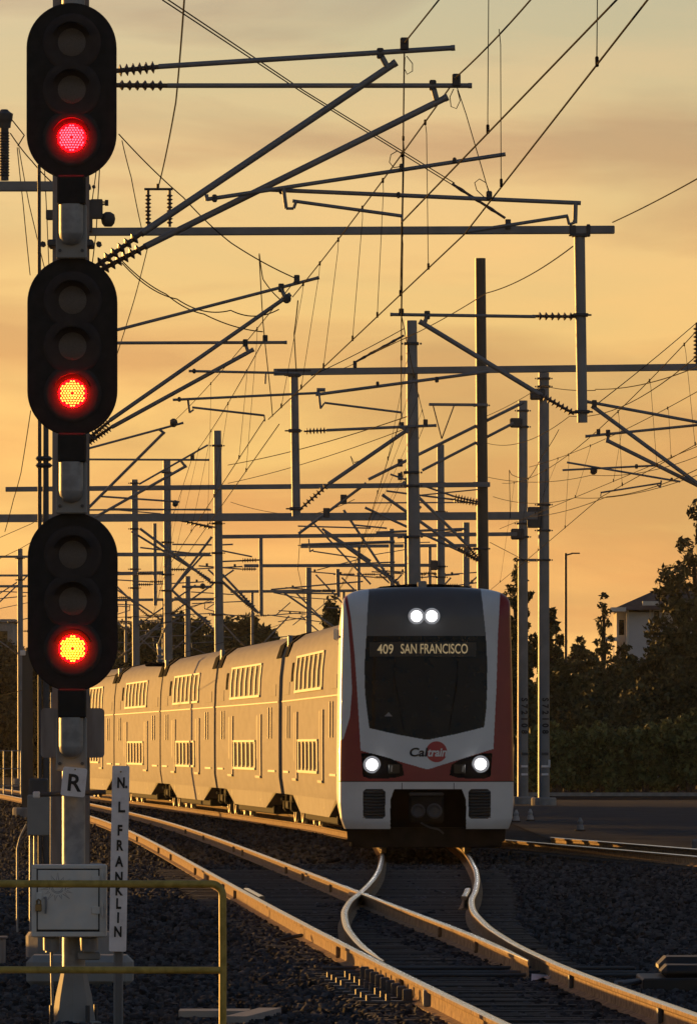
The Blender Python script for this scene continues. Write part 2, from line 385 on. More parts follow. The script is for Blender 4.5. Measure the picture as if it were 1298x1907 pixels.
on_rail(fB, [zpx(1836)], 'insulated_joint', (0.06, 0.75, 0.13), -0.014, -0.09, 'cabinet_grey')
# braces and bolted plates holding the stock rail beside the switch points
bp = MB(); bp.bbox((-0.25, 0, -0.165), (0.5, 0.19, 0.022), .004); bp.bbox((-0.10, 0, -0.11), (0.08, 0.13, 0.10), .01); bp.tube((-0.26, 0, -0.155), (-0.26, 0, -0.10), .022, n=6); bp.tube((-0.42, 0, -0.155), (-0.42, 0, -0.11), .022, n=6)
bme = bp.mesh('rail_brace', 'steel_dark')
for i in range(9):
    zz = 61.2 + i * 0.78
    o = obj('rail_brace', bme, turn); o.location = Vector((fB(zz), zz, 0)) - turn.location
for i in range(5):
    zz = 62.0 + i * 0.9
    o = obj('rail_brace', bme, turn); o.location = Vector((fD(zz), zz, 0)) - turn.location; o.rotation_euler = (0, 0, math.pi)
for zz in (67.9, 68.7, 70.1):
    sr = MB(); sr.tube((fB(zz) - .35, zz, -.15), (fD(zz) + .95, zz, -.15), .018, n=8); sr.build('switch_rod', 'steel_dark', turn)
for zz, x0 in ((93, fB(93) - .45), (88, fB(88) - .5)):
    pass
# cable straps lying against the rails
st = MB(); b0 = G(566, 1727); st.poly([b0 + Vector((-.32, -.2, -.2)), b0 + Vector((-.25, 0, -.13)), b0 + Vector((-.1, .1, -.1)), b0 + Vector((-.02, .2, -.09))], .02); st.build('bond_cable', 'black_paint', turn)

rt = thing('railway_track', 'pair of dark rails crossing to the right behind the train', 'railway track', (5, 140, -0.2))
fR = lambda zz: 6.08 - 0.1247 * (zz - 131)
rail('rail', zr(96, 158), fR, rt); rail('rail', zr(96, 158), lambda zz: fR(zz) + GA * 1.03, rt)
z = 112.0
while z < 157:
    o = obj('tie', tie_me, rt); o.location = Vector((fR(z) + GA / 2, z, -0.262)) - rt.location; o.scale = (2.6, 1, 1); o.rotation_euler = (0, 0, 0.12); z += 0.75

# crushed stone
def stones(name, n, zlo, zhi, xlo, xhi, smin, smax, seed, zoff=-0.225, band=None):
    r = np.random.default_rng(seed)
    zz = zlo + (zhi - zlo) * r.random(n); t = (zz - zlo) / (zhi - zlo)
    xx = (xlo[0] + (xlo[1] - xlo[0]) * t) + ((xhi[0] - xlo[0]) + ((xhi[1] - xlo[1]) - (xhi[0] - xlo[0])) * t) * r.random(n)
    if band is not None:
        xx = band(zz, r)
    # keep the rails clear
    bx = np.interp(zz, zB, xB); cx = np.interp(zz, zC, xC); keep = np.ones(n, bool)
    for ctr in (bx, bx + GA, np.where(zz > 66, cx - GA / 2, 99), np.where(zz > 66, cx + GA / 2, 99)):
        keep &= np.abs(xx - ctr) > 0.06
    xx, zz = xx[keep], zz[keep]; n = len(xx)
    base = np.array([(x, y, z) for x in (-1, 1) for y in (-1, 1) for z in (-1, 1)], float)
    size = smin + (smax - smin) * r.random(n) ** 1.6
    v = base[None] * (0.55 + 0.9 * r.random((n, 8, 3)) * 0.5) * size[:, None, None] * 0.5
    v *= (0.7 + 0.7 * r.random((n, 1, 3)))
    a = r.random(n) * 6.283; b = r.random(n) * 6.283
    ca, sa, cb, sb = np.cos(a)[:, None], np.sin(a)[:, None], np.cos(b)[:, None], np.sin(b)[:, None]
    x, y, z0 = v[..., 0], v[..., 1], v[..., 2]
    y, z0 = y * cb - z0 * sb, y * sb + z0 * cb
    x, y = x * ca - y * sa, x * sa + y * ca
    # tie beds are slightly lower than the shoulders
    v = np.stack([x + xx[:, None], y + zz[:, None], z0 + zoff + size[:, None] * 0.22 * (0.4 + r.random((n, 1)))], -1).reshape(-1, 3)
    fc = np.array([(0, 1, 3, 2), (4, 6, 7, 5), (0, 4, 5, 1), (2, 3, 7, 6), (0, 2, 6, 4), (1, 5, 7, 3)])
    f = (fc[None] + (np.arange(n) * 8)[:, None, None]).reshape(-1)
    me = bpy.data.meshes.new(name); me.vertices.add(n * 8); me.vertices.foreach_set('co', v.ravel())
    me.loops.add(n * 24); me.loops.foreach_set('vertex_index', f.astype(np.int32))
    me.polygons.add(n * 6); me.polygons.foreach_set('loop_start', np.arange(0, n * 24, 4, dtype=np.int32)); 
    me.update(calc_edges=True); me.materials.append(MATS['stone'])
    o = obj(name, me); return tag(o, kind='stuff', cat='ballast')
stones('ballast_stones', 44000, 47, 80, (-3.4, -5.2), (4.2, 5.6), 0.024, 0.066, 3)['label'] = 'dark crushed stone ballast spread around the foreground rails'
stones('ballast_stones', 34000, 80, 135, (-5.2, -9.5), (5.6, 8.5), 0.03, 0.075, 4)['label'] = 'dark crushed stone ballast between the turnout and the train'
stones('ballast_stones', 14000, 135, 290, (-9.5, -19), (4.0, 0), 0.04, 0.10, 5)['label'] = 'far ballast beside the rails left of the train'
def heap(zz, r):
    c = np.interp(zz, zB, xB) + np.where(r.random(len(zz)) < .5, 0, GA)
    return c + (-0.10 - 0.45 * r.random(len(zz)) ** 1.5)
stones('ballast_stones', 5000, 47, 100, (-1, -1), (1, 1), 0.024, 0.065, 6, zoff=-0.20, band=heap)['label'] = 'loose stones heaped along the foot of the near rails'

# switch machine, scrap and cable trough lids
def boxthing(name, label, cat, loc): return thing(name, label, cat, loc)
sm = P(1245, 1830, 212); sm.z = -0.22
m_ = thing('switch_machine', 'low dark switch machine box beside the right rail', 'switch machine', sm)
MB().bbox(sm + Vector((.05, 0, .06)), (0.62, 1.5, 0.12), .015).build('base', 'black_paint', m_)
MB().bbox(sm + Vector((.12, -.3, .17)), (0.42, 0.6, 0.12), .05).build('front_cover', 'black_paint', m_)
MB().bbox(sm + Vector((.16, .35, .20)), (0.50, 0.7, 0.17), .07).build('motor_cover', 'black_paint', m_)
mm = MB(); mm.tube(sm + Vector((-.25, -.1, .08)), sm + Vector((-.75, -.1, .03)), .022); mm.build('throw_rod', 'steel', m_)
mm = MB(); mm.poly([sm + Vector((-.2, -.5, .1)), sm + Vector((-.5, -.6, .02)), sm + Vector((-.8, -.5, .03)), sm + Vector((-1.0, -.3, .02))], .02); mm.build('cable', 'black_paint', m_)
pp = P(1008, 1818, 208); pp.z = -0.2
mb = MB(); pts = [(pp.x + dx, pp.y + dy, -0.19 + h) for dx, dy, h in ((-.1, -.3, 0), (0, -.35, .05), (.1, -.25, .01), (-.09, 0, .07), (.02, .05, .02), (.12, .1, .06), (-.05, .3, 0), (.06, .35, .05))]
mb.add(pts, [(0, 1, 4, 3), (1, 2, 5, 4), (3, 4, 7, 6), (4, 5, 7)]); single('paper_scrap', mb, 'paper', 'crumpled pale scrap lying at the tip of the switch rail', 'litter')
for i, (px, py, w, l, an, lab) in enumerate([(472, 1888, .17, 1.9, -.13, 'pale concrete trough lid at the bottom beside the yellow post'), (400, 1884, .55, .5, 0.0, 'short flat slab lying behind the yellow post')]):
    c = P(px, py, (py - YH) / 2.08); c.z = -0.17
    mb = MB(); mb.box(c, (w, l, .05), rotz(an)); single('trough_lid', mb, 'plank', lab, 'trough lid')
for i, (px, py) in enumerate([(961, 1518), (987, 1516), (1080, 1535)]):
    s = (py + 12 - YH) / 2.12; c = P(px, py + 12, s); c.z = -0.21
    cone = thing('marker_cone', ['small pale marker cone close to the train side', 'small pale marker cone at the foot of the paired poles', 'lone dim marker cone out on the access road'][i], 'cone', c, 'marker cones on the access road')
    MB().bbox(c + Vector((0, 0, .02)), (.26, .26, .04), .01).build('base', 'black_paint', cone)
    MB().lathe(c + Vector((0, 0, .04)), (0, 0, 1), [(0, .10), (.1, .085), (.12, .06), (.2, .075), (.24, .05), (.3, .02)], 12).build('cone', 'cone_white' if i < 2 else 'cabinet_grey', cone, smooth=True)

# ------------------------------------------------------------------ platform railing
pf = MB(); pf.bbox((-4.4, 36, -0.12), (6.4, 22.2, 0.24), .02); tag(pf.build('platform', 'concrete'), kind='structure')
ra = P(415, 1900, 300); ra.z = 0
rl = thing('safety_railing', 'yellow pipe railing at the platform end', 'railing', (ra.x, ra.y, 0))
R_ = .0235
def Q(px, py): return P(px, py, 300)
arc = [Q(393 + 22 * math.sin(t), 1668 - 22 * math.cos(t)) for t in [i * math.pi / 16 for i in range(9)]]
b = Q(415, 1900); b.z = 0.0
MB().poly([Q(-330, 1644), Q(-100, 1645.5), Q(380, 1646.5)] + arc + [Q(415, 1700), Q(415.5, 1800), b], R_, n=14).build('top_rail', 'yellow_paint', rl, smooth=True)
MB().poly([Q(-330, 1805), Q(0, 1806), Q(410, 1807)], R_ * .95, n=14).build('mid_rail', 'yellow_paint', rl, smooth=True)
b2 = Q(-310, 1900); b2.z = 0
MB().poly([Q(-310, 1646), b2], R_, n=14).build('post', 'yellow_paint', rl, smooth=True)
for q in (b, b2): MB().lathe(q, (0, 0, 1), [(0, .07), (.012, .07), (.014, .03)], 14).build('foot_flange', 'yellow_paint', rl)

op = MB(); op.bbox((-10.6, 63, -0.06), (7.4, 92, 0.36), .03); tag(op.build('shade_slab', 'concrete'), kind='structure')  # unseen slab added to keep low sun off the near ballast

# ------------------------------------------------------------------ colour light signal
SS = 244.0
def Qs(px, py, dy=0): return P(px, py, SS, dy)
base = Qs(137, 1900); base.z = -0.24
sg = thing('railway_signal', 'tall signal mast with three black heads showing red', 'railway signal', base)
m0 = Qs(137, 1800, 0.12); m0.z = -0.2; m1 = Qs(136, -60, 0.12)
MB().tube(m0, m1, .088, n=24).build('mast', 'galv', sg, smooth=True)
mb = MB(); mb.lathe((m0.x, m0.y, -0.24), (0, 0, 1), [(0, .21), (.05, .21), (.06, .165), (.24, .14), (.42, .10), (.43, .088)], 8)
mb.build('mast_base', 'cabinet_grey', sg)
bb = MB()
for k in range(4): bb.tube(Vector((m0.x, m0.y, -.2)) + Vector((.2 * math.cos(k * 1.57 + .6), .2 * math.sin(k * 1.57 + .6), 0)), Vector((m0.x, m0.y, -.06)) + Vector((.2 * math.cos(k * 1.57 + .6), .2 * math.sin(k * 1.57 + .6), 0)), .018, n=6)
bb.build('anchor_bolt', 'steel_dark', sg)
def dome(c, r, bulge, n=24, rings=5):
    vs = [Vector(c) + Vector((0, -bulge, 0))]; fs = []
    for j in range(1, rings + 1):
        t = j / rings
        for i in range(n):
            a = 2 * math.pi * i / n; vs.append(Vector(c) + Vector((r * t * math.cos(a), -bulge * (1 - t * t), r * t * math.sin(a))))
    fs += [(0, 1 + i, 1 + (i + 1) % n) for i in range(n)]
    for j in range(rings - 1):
        fs += [(1 + j * n + i, 1 + (j + 1) * n + i, 1 + (j + 1) * n + (i + 1) % n, 1 + j * n + (i + 1) % n) for i in range(n)]
    return vs, fs
HEADS = [(134, 8, 331, (79, 167, 257), 'dot_pink'), (135.5, 482, 809, (559, 645, 733), 'dot_orange'), (136, 957, 1285, (1033, 1120, 1208), 'dot_yellow')]
for hi, (cx, y0, y1, lens, dotm) in enumerate(HEADS):
    R = 81.0
    ol = [(cx + R * math.cos(t), y0 + R - R * math.sin(t)) for t in [math.pi * i / 28 for i in range(29)]] + [(cx - R * math.cos(t), y1 - R + R * math.sin(t)) for t in [math.pi * i / 28 for i in range(29)]]
    q = [Qs(*p) for p in ol]; mb = MB()
    yb = q[0].y
    mb.prism([(p.x, p.z) for p in q], yb, yb + .006)
    # rolled rim and housing behind the plate
    mb.poly([Vector((p.x, yb + .012, p.z)) for p in q + [q[0]]], .012, n=6)
    inner = [Qs(cx + (a - cx) * .62, (y0 + y1) / 2 + (b_ - (y0 + y1) / 2) * .9) for a, b_ in ol]
    mb.prism([(p.x, p.z) for p in inner], yb + .007, yb + .17)
    head = mb.build('signal_head', 'signal_black', sg); head['label'] = ['top signal head', 'middle signal head', 'bottom signal head'][hi] + ' with its lowest lamp lit red'
    for li, ly in enumerate(lens):
        c = Qs(cx + .5, ly, -.012); lit = li == 2
        MB().add(*dome(c, .107, .065 if lit else .02)).build('lens', 'led_red' if lit else 'lens_dark', head, smooth=True)
        if lit:
            rg = MB(); vs = [c + Vector((rr_ * math.cos(i * math.pi / 18), -.065 * (1 - (rr_ / .107) ** 2) - .0015, rr_ * math.sin(i * math.pi / 18))) for rr_ in (.0985, .1068) for i in range(36)]
            rg.add(vs, [(i, (i + 1) % 36, 36 + (i + 1) % 36, 36 + i) for i in range(36)]); rg.build('glow_ring', 'led_halo', head, smooth=True)  # extra bright ring added to throw a red halo onto the head
        # dish added to catch the red halo, and half tunnel visor over the lens
        bz = MB(); bz.lathe(c + Vector((0, .010, 0)), (0, -1, 0), [(-.001, .222), (.003, .218), (.008, .205), (.0085, .19), (.0075, .15), (.006, .107)], 36); bz.build('halo_dish', 'halo_black', head, smooth=True)
        vs, fs = [], []; n = 22
        for k in range(n + 1):
            a = math.radians(20 + 140 * k / n); ln = 0.03 + 0.10 * max(0.0, math.sin(a)) ** .7
            for rr, d in ((.150, -.004), (.146, -ln), (.149, -ln), (.153, -.004)): vs.append(c + Vector((rr * math.cos(a), d, rr * math.sin(a))))
        for k in range(n):
            for j in range(3): fs.append((k * 4 + j, (k + 1) * 4 + j, (k + 1) * 4 + j + 1, k * 4 + j + 1))
        MB().add(vs, fs).build('visor', 'signal_black', head, smooth=True)
        if lit:
            dt = MB(); st_ = .021
            for i in range(-7, 8):
                for j in range(-8, 9):
                    dx, dz = (i + .5 * (j % 2)) * st_, j * st_ * .87; rr = math.hypot(dx, dz)
                    if rr > .092 or rr < .010: continue
                    vs, fs = dome(c + Vector((dx, -.065 * (1 - (rr / .107) ** 2) - .001, dz)), .0084, .003, 7, 1); dt.add(vs, fs)
            tag(dt.build('led_cluster', dotm, head), kind='stuff')
for y0, y1 in ((330, 482), (809, 957), (1284, 1436)):
    mb = MB(); mb.bbox((Qs(135 if y0 < 700 else 136, 0).x, base.y - .09, Qs(0, y0 + 26).z), (.215, .16, 54 / SS), .012); mb.build('mount_collar', 'signal_black', sg)
    a = Qs(134, y0 + 52, -.10); n0 = Qs(134, y0 + 106, -.10)
    mb = MB(); mb.tube(a, n0, .092, n=20); mb.lathe(n0, (0, 0, -1), [(0, .092), (.04, .085), (.075, .06), (.09, .02)], 20); mb.build('terminal_cover', 'galv', sg, smooth=True)
    mb = MB(); mb.bbox((a.x, base.y - .02, Qs(0, (y0 + 52 + y1) / 2).z), (.235, .13, (y1 - y0 - 52) / SS), .01); mb.build('mount_bracket', 'cabinet_grey', sg)
    for sx in (-.085, .085):
        MB().tube(Vector((a.x + sx, base.y - .09, Qs(0, y1 - 14).z)), Vector((a.x + sx, base.y - .105, Qs(0, y1 - 14).z)), .014, n=6).build('bolt', 'steel_dark', sg)
# clamp bar across the mast with its bright capped end
mb = MB(); mb.tube(Qs(70, 1480, -.02), Qs(198, 1475, -.02), .019, n=12); cb = mb.build('clamp_bar', 'steel_dark', sg)
MB().bbox(Qs(69, 1480, -.02), (.055, .05, .05), .008).build('end_cap', 'train_white', cb)
mb = MB(); mb.poly([Qs(97, 1768, -.02), Qs(97.5, 1830, 0), Qs(98, 1868, .05), Vector((Qs(98, 0).x, base.y + .08, -.22))], .011, n=8); mb.build('conduit', 'galv', sg)

# equipment cabinet hung on the mast
cc = Qs(131, 1745, -.2)
cab = thing('equipment_cabinet', 'pale grey padlocked equipment box on the signal mast', 'cabinet', cc)
cz = Qs(0, 1677).z; cw, ch, cd = 138 / SS, 135 / SS, .26
MB().bbox((cc.x, cc.y + .13, cz), (cw, cd, ch), .012).build('body', 'cabinet', cab)
fr = MB(); yf = cc.y - .001
for (a0, b0, a1, b1) in ((62, 1610, 200, 1617), (62, 1734, 200, 1743), (62, 1617, 71, 1734), (188, 1617, 200, 1734)):
    p, q = Qs(a0, b0), Qs(a1, b1); fr.bbox(((p.x + q.x) / 2, yf - .006, (p.z + q.z) / 2), (abs(q.x - p.x), .014, abs(q.z - p.z)), .003)
fr.build('door_frame', 'cabinet', cab)
bk = MB(); p, q = Qs(71, 1617), Qs(188, 1734); bk.box(((p.x + q.x) / 2, yf - .002, (p.z + q.z) / 2), (q.x - p.x, .003, p.z - q.z)); bk.build('door_gasket', 'black_paint', cab)
dr = MB(); p, q = Qs(73.5, 1619.5), Qs(185.5, 1730); dr.bbox(((p.x + q.x) / 2, yf - .009, (p.z + q.z) / 2), (q.x - p.x, .014, p.z - q.z), .003); door = dr.build('door', 'cabinet', cab)
for hy in (1637, 1694):
    hb = MB(); p = Qs(181, hy, -.224); hb.bbox(p, (.062, .010, .055), .003); hb.tube(p + Vector((.052, -.002, -.05)), p + Vector((.052, -.002, .05)), .008, n=8); hb.build('hinge', 'cabinet', cab)
hk = MB(); p = Qs(86, 1682, -.23); hk.poly([p + Vector((-.005, 0, .045)), p + Vector((.008, -.006, .05)), p + Vector((.012, -.012, .02)), p + Vector((.012, -.012, -.03)), p + Vector((.008, -.012, -.075))], [.008, .009, .010, .009, .007], n=8); hk.build('handle', 'steel', cab, smooth=True)
hs = MB(); p = Qs(76, 1668, -.224); hs.bbox(p, (.045, .012, .06), .004); hs.build('hasp', 'cabinet', cab)
pl = MB(); p = Qs(75, 1689, -.24); pl.bbox(p, (.048, .026, .058), .006); pl.poly([p + Vector((-.015, 0, .028)), p + Vector((-.016, 0, .05)), p + Vector((0, 0, .064)), p + Vector((.016, 0, .05)), p + Vector((.015, 0, .028))], .005, n=6); pl.build('padlock', 'brass', cab)
# hand drawn sun on the door
dd = MB(); cN = (110, 1652)
def Qd(x, y): return Qs(x, y, -.2175)
for rr, a0, a1 in ((15, -3.4, .4), (9, 0, 6.28), (11.5, .5, 3.0)):
    dd.poly([Qd(cN[0] + rr * math.cos(a0 + (a1 - a0) * i / 14), cN[1] + rr * .9 * math.sin(a0 + (a1 - a0) * i / 14)) for i in range(15)], .0022, n=4)
for k in range(15):
    a = k * 0.43; r0, r1 = 18, 27 + 4 * (k % 3)
    dd.poly([Qd(cN[0] + r0 * math.cos(a - .13), cN[1] + r0 * .8 * math.sin(a - .13)), Qd(cN[0] + r1 * math.cos(a), cN[1] + r1 * .8 * math.sin(a)), Qd(cN[0] + r0 * math.cos(a + .13), cN[1] + r0 * .8 * math.sin(a + .13))], .0019, n=4)
tag(dd.build('doodle', 'marker', door), kind='stuff')
for px in (97, 167):
    a = Qs(px, 1744, -.08); mb = MB(); mb.tube(a, Qs(px, 1768, -.06), .062 if px < 120 else .068, n=18); mb.tube(Qs(px, 1768, -.06), Qs(px, 1773, -.06), .045, n=18); mb.build('conduit_hub', 'galv', cab, smooth=True)
mb = MB(); mb.bbox(Qs(167, 1780, -.02), (.17, .12, .06), .01); mb.build('cable_gland', 'cabinet_grey', cab)
# low covers at the mast foot
lc = P(150, 1835, 210); lc.z = -.22
mb = MB(); zc = P(0, 1778, 210).z; mb.bbox((lc.x, lc.y, (zc - .22) / 2), (.94, .5, zc + .22), .06)
single('splice_vault', mb, 'cabinet_grey', 'low grey rounded box half hidden behind the mast foot', 'vault')

# letter plate
rp = Qs(140, 1456, -.165); rr = roty(math.radians(5.5))
pl = thing('letter_plate', 'small white plate with a black letter R on the mast', 'sign', rp)
o_ = MB(); w2, h2, rc = 22.5 / SS, 27 / SS, .018
cor = [(w2 - rc, h2 - rc, 0), (-w2 + rc, h2 - rc, 1), (-w2 + rc, -h2 + rc, 2), (w2 - rc, -h2 + rc, 3)]
def rrect(w2, h2, rc): 
    c = [(w2 - rc, h2 - rc, 0), (-w2 + rc, h2 - rc, 1), (-w2 + rc, -h2 + rc, 2), (w2 - rc, -h2 + rc, 3)]
    return [(x + rc * math.cos(k * math.pi / 2 + i * math.pi / 8), z + rc * math.sin(k * math.pi / 2 + i * math.pi / 8)) for x, z, k in c for i in range(5)]
def plate(mb, c, out2, th, rot, mi=0):
    n = len(out2); vs = [rot @ Vector((x, -th / 2, z)) + Vector(c) for x, z in out2] + [rot @ Vector((x, th / 2, z)) + Vector(c) for x, z in out2]
    mb.add(vs, [tuple(range(n)), tuple(range(n, 2 * n))[::-1]] + [(i, n + i, n + (i + 1) % n, (i + 1) % n) for i in range(n)], mi)
plate(o_, rp, rrect(w2, h2, rc), .004, rr); o_.build('plate', 'sign_white', pl)
t = MB(); put_text(t, 'R', rp + Vector((0, -.004, -.004)), 31 / SS, rr, bold=.0035, sx=1.0); t.build('letter', 'black_paint', pl)
t = MB(); t.tube(rp + rr @ Vector((0, -.001, .095)), rp + rr @ Vector((0, -.008, .095)), .006, n=8); t.build('rivet', 'brass', pl)

# name board on its post
nb = Qs(225, 1598, -.3); rr = roty(math.radians(1.05))
fpt = Vector((Qs(222, 0, -.3).x, nb.y + .02, -.24))
ns = thing('name_board', 'tall narrow white board with vertical black lettering on a post', 'sign', fpt)
o_ = MB(); plate(o_, nb, rrect(16 / SS, 172 / SS, .012), .005, rr); o_.build('board', 'sign_white', ns)
t = MB()
for ch, y in (('N.', 1457), ('L.', 1502), ('F', 1545), ('R', 1573), ('A', 1603), ('N', 1632), ('K', 1656), ('L', 1681), ('I', 1707), ('N', 1733)):
    dz = (1598 - y) / SS
    t = MB(); put_text(t, ch, nb + rr @ Vector(((.012 if '.' in ch else 0), -.005, dz)), 18.5 / SS, rr, bold=.0042, sx=.74); t.build('letter', 'black_paint', ns)
t = MB(); t.tube(nb + rr @ Vector((.0, -.002, .66)), nb + rr @ Vector((.0, -.008, .66)), .007, n=8); t.build('bolt', 'brass', ns)
t = MB(); x0 = fpt.x + .004
for dx in (-.03, .03): t.box((x0 + dx, nb.y + .035, .62), (.012, .035, 1.72))
t.box((x0, nb.y + .05, .62), (.052, .006, 1.72)); t.build('post', 'steel', ns)

# relay box and conduit risers left of the mast
rb = P(74, 1556, 165); rbase = Vector((rb.x, rb.y, -.22))
rx = thing('relay_box', 'grey relay box on legs left of the signal mast', 'cabinet', rbase)
MB().bbox(P(74, 1518, 165), (43 / 165, .3, 76 / 165), .012).build('body', 'cabinet_grey', rx)
for px in (58, 66): MB().tube(P(px, 1556, 165), Vector((P(px, 0, 165).x, rb.y, -.22)), .018, n=8).build('leg', 'galv', rx)
MB().bbox(P(72, 1466, 165, .1), (.22, .2, .20), .02).build('transformer', 'steel_dark', rx)
MB().poly([P(50, 1535, 165), P(38, 1560, 165), P(33, 1580, 165), Vector((P(33, 0, 165).x, rb.y, -.2))], .012).build('conduit', 'galv', rx)
for i, (px, y0, w, lab) in enumerate([(70, 300, .036, 'thin tall grey riser pipe behind the left edge of the signal heads'), (82, 560, .056, 'thicker dark riser pipe just left of the mast')]):
    a = P(px, y0, 150, .6); rzr = thing('riser_pipe', lab, 'pipe', (P(px + 2, 0, 150).x, a.y, -.22))
    MB().tube((P(px + 2, 0, 150).x, a.y, -.22), a, w / 1.0 * .8, w * .62, n=12).build('pipe', 'steel_dark', rzr, smooth=True)
    for yy in (855, 868, 1130):
        cpt = P(px + 1, yy, 150, .6); MB().lathe(cpt, (0, 0, 1), [(0, w * .9), (.03, w * 1.5), (.06, w * .9)], 10).build('band', 'steel_dark', rzr)
js = 190.0; jb = P(-6, 1790, js); jt = P(0, 1748, js).z
mb = MB(); mb.bbox((jb.x, jb.y, (jt - .22) / 2), (34 / js, .25, jt + .22), .015); mb.bbox((jb.x, jb.y, jt + .012), (42 / js, .29, .022), .008)
single('pull_box', mb, 'rust_pole', 'small low box with a flat lid cut by the left edge', 'box')

# ------------------------------------------------------------------ train: leading cab car
ST = 104.7
def U(px): return (px - 794.5) / ST
def V(py): return EYE + (YH - py) / ST
def w0(v): return np.interp(v, [.40, .47, .62, .9, 1.5, 3.0, 4.3, 4.8], [1.44, 1.475, 1.53, 1.555, 1.555, 1.535, 1.505, 1.50])
VTOP = 4.757
def halfw(v):
    t = np.clip((v - 4.34) / (VTOP - 4.34), 0, 1); return w0(v) * (1 - t ** 3.6) ** (1 / 4.2)
def depth(a, v):
    a = np.clip(np.abs(a), 0, 1); d = np.clip(v - 1.3, 0, None) * .095
    t = np.clip((v - 4.2) / (VTOP + .02 - 4.2), 0, 1)
    d = d + .5 * (1 - np.sqrt(1 - t * t)); tb = np.clip((.62 - v) / .3, 0, 1); d = d + .12 * tb ** 2
    return d + .30 * (1 - (1 - a ** 3.2) ** (1 / 3.2)) + .10 * a ** 2
def surf(u, v):
    w = np.maximum(halfw(v), 1e-3); return depth(u / w, v)
def inpoly(px, py, poly):
    r = np.zeros(px.shape, bool); n = len(poly)
    for i in range(n):
        x0, y0 = poly[i]; x1, y1 = poly[(i + 1) % n]
        c = ((y0 > py) != (y1 > py)) & (px < (x1 - x0) * (py - y0) / (y1 - y0 + 1e-12) + x0); r ^= c
    return r
mir = lambda pl: [(1590 - x, y) for x, y in pl][::-1]
cabr = thing('cab_car', 'leading train car facing the camera with lit headlights and destination sign', 'train car', (0, 0, 0))
nu, nv = 360, 330
tt = np.linspace(-1, 1, nu + 1); aa = np.sign(tt) * (1 - (1 - np.abs(tt)) ** 1.6)
vv = np.concatenate([np.linspace(.44, 4.42, nv - 49), 4.42 + (VTOP - .0005 - 4.42) * (1 - (1 - np.linspace(0, 1, 51)[1:]) ** 1.8)])
A2, V2 = np.meshgrid(aa, vv); U2 = A2 * halfw(V2); D2 = depth(A2, V2)
uc = (U2[:-1, :-1] + U2[1:, 1:]) / 2; vc = (V2[:-1, :-1] + V2[1:, 1:]) / 2
PX = 794.5 + uc * ST; PY = YH - (vc - EYE) * ST
reg = np.zeros(PX.shape, int)                                     # 0 white
redL = [(645, 1096), (654, 1150), (661, 1220), (667, 1310), (672, 1398), (672, 1457), (590, 1457), (590, 1402), (640, 1376), (652, 1335), (656, 1285), (653, 1220), (648, 1150), (641, 1104)]
redR = [(934, 1085), (928, 1180), (925, 1280), (919, 1395), (919, 1457), (990, 1457), (990, 1085)]
redV = [(670, 1397), (796, 1433), (921, 1394), (921, 1457), (670, 1457)]
for pl in (redL, redR, redV): reg[inpoly(PX, PY, pl)] = 1
reg[inpoly(PX, PY, [(690, 1060), (685, 1135), (682.5, 1184), (905.5, 1184), (901, 1140), (893, 1060)])] = 2
reg[inpoly(PX, PY, [(682.5, 1184), (679, 1240), (680, 1290), (684, 1325), (688, 1356), (740, 1368), (795, 1378), (850, 1367), (902, 1354), (906, 1320), (908, 1270), (907.5, 1225), (905.5, 1184)])] = 3
reg[inpoly(PX, PY, [(689, 1195), (887, 1195), (887, 1223), (689, 1223)])] = 4
hou = [(673, 1403), (688, 1402), (705, 1406), (730, 1413), (749, 1424), (753, 1444), (735, 1449), (690, 1451), (676, 1446)]
reg[inpoly(PX, PY, hou)] = 5; reg[inpoly(PX, PY, mir(hou))] = 9
reg[(PY > 1456.5)] = 6; reg[(PY > 1454.6) & (PY < 1456.5)] = 8
for pl in ([(734, 1470), (860, 1470), (868, 1490), (868, 1590), (727, 1590), (727, 1490)], [(795 - 1, 1470), (795, 1470), (795, 1471)]): reg[inpoly(PX, PY, pl)] = 7
gr = [(681, 1470), (713, 1470), (717.5, 1474), (717.5, 1520), (713, 1524.5), (681, 1524.5), (676.5, 1520), (676.5, 1474)]
for pl in (gr, mir(gr)): reg[inpoly(PX, PY, pl)] = 7
for x in (749, 845): reg[(np.abs(PX - x) < .7) & (PY > 1457) & (PY < 1470)] = 8
PUSH = {0: 0, 1: 0, 2: .004, 3: .006, 4: .004, 5: .012, 9: .012, 6: -.012, 8: .02}
XYZ = np.stack([U2, D2, V2], -1); idx = np.arange((nv + 1) * (nu + 1)).reshape(nv + 1, nu + 1)
quads = np.stack([idx[:-1, :-1], idx[:-1, 1:], idx[1:, 1:], idx[1:, :-1]], -1)
PARTS = {}
for r_, nm, mt in ((0, 'front_panel', 'train_white'), (1, 'red_panel', 'train_red'), (2, 'upper_mask', 'train_grey'), (3, 'windshield', 'glass_front'), (4, 'destination_display', 'display'),
                   (5, 'headlight_housing', 'train_black'), (9, 'headlight_housing', 'train_black'), (6, 'bumper', 'train_white'), (8, 'panel_joint', 'train_black')):
    q = quads[reg == r_].reshape(-1, 4); ids, inv = np.unique(q, return_inverse=True); p = XYZ.reshape(-1, 3)[ids].copy(); p[:, 1] += PUSH[r_]
    me = bpy.data.meshes.new(nm); inv = inv.reshape(-1, 4); me.from_pydata(p.tolist(), [], inv.tolist()); me.materials.append(MATS[mt])
    me.polygons.foreach_set('use_smooth', [True] * len(me.polygons)); me.update(); PARTS[r_] = obj(nm, me, cabr)
PARTS[1]['label'] = 'dark red panel around the headlights and up the corners'
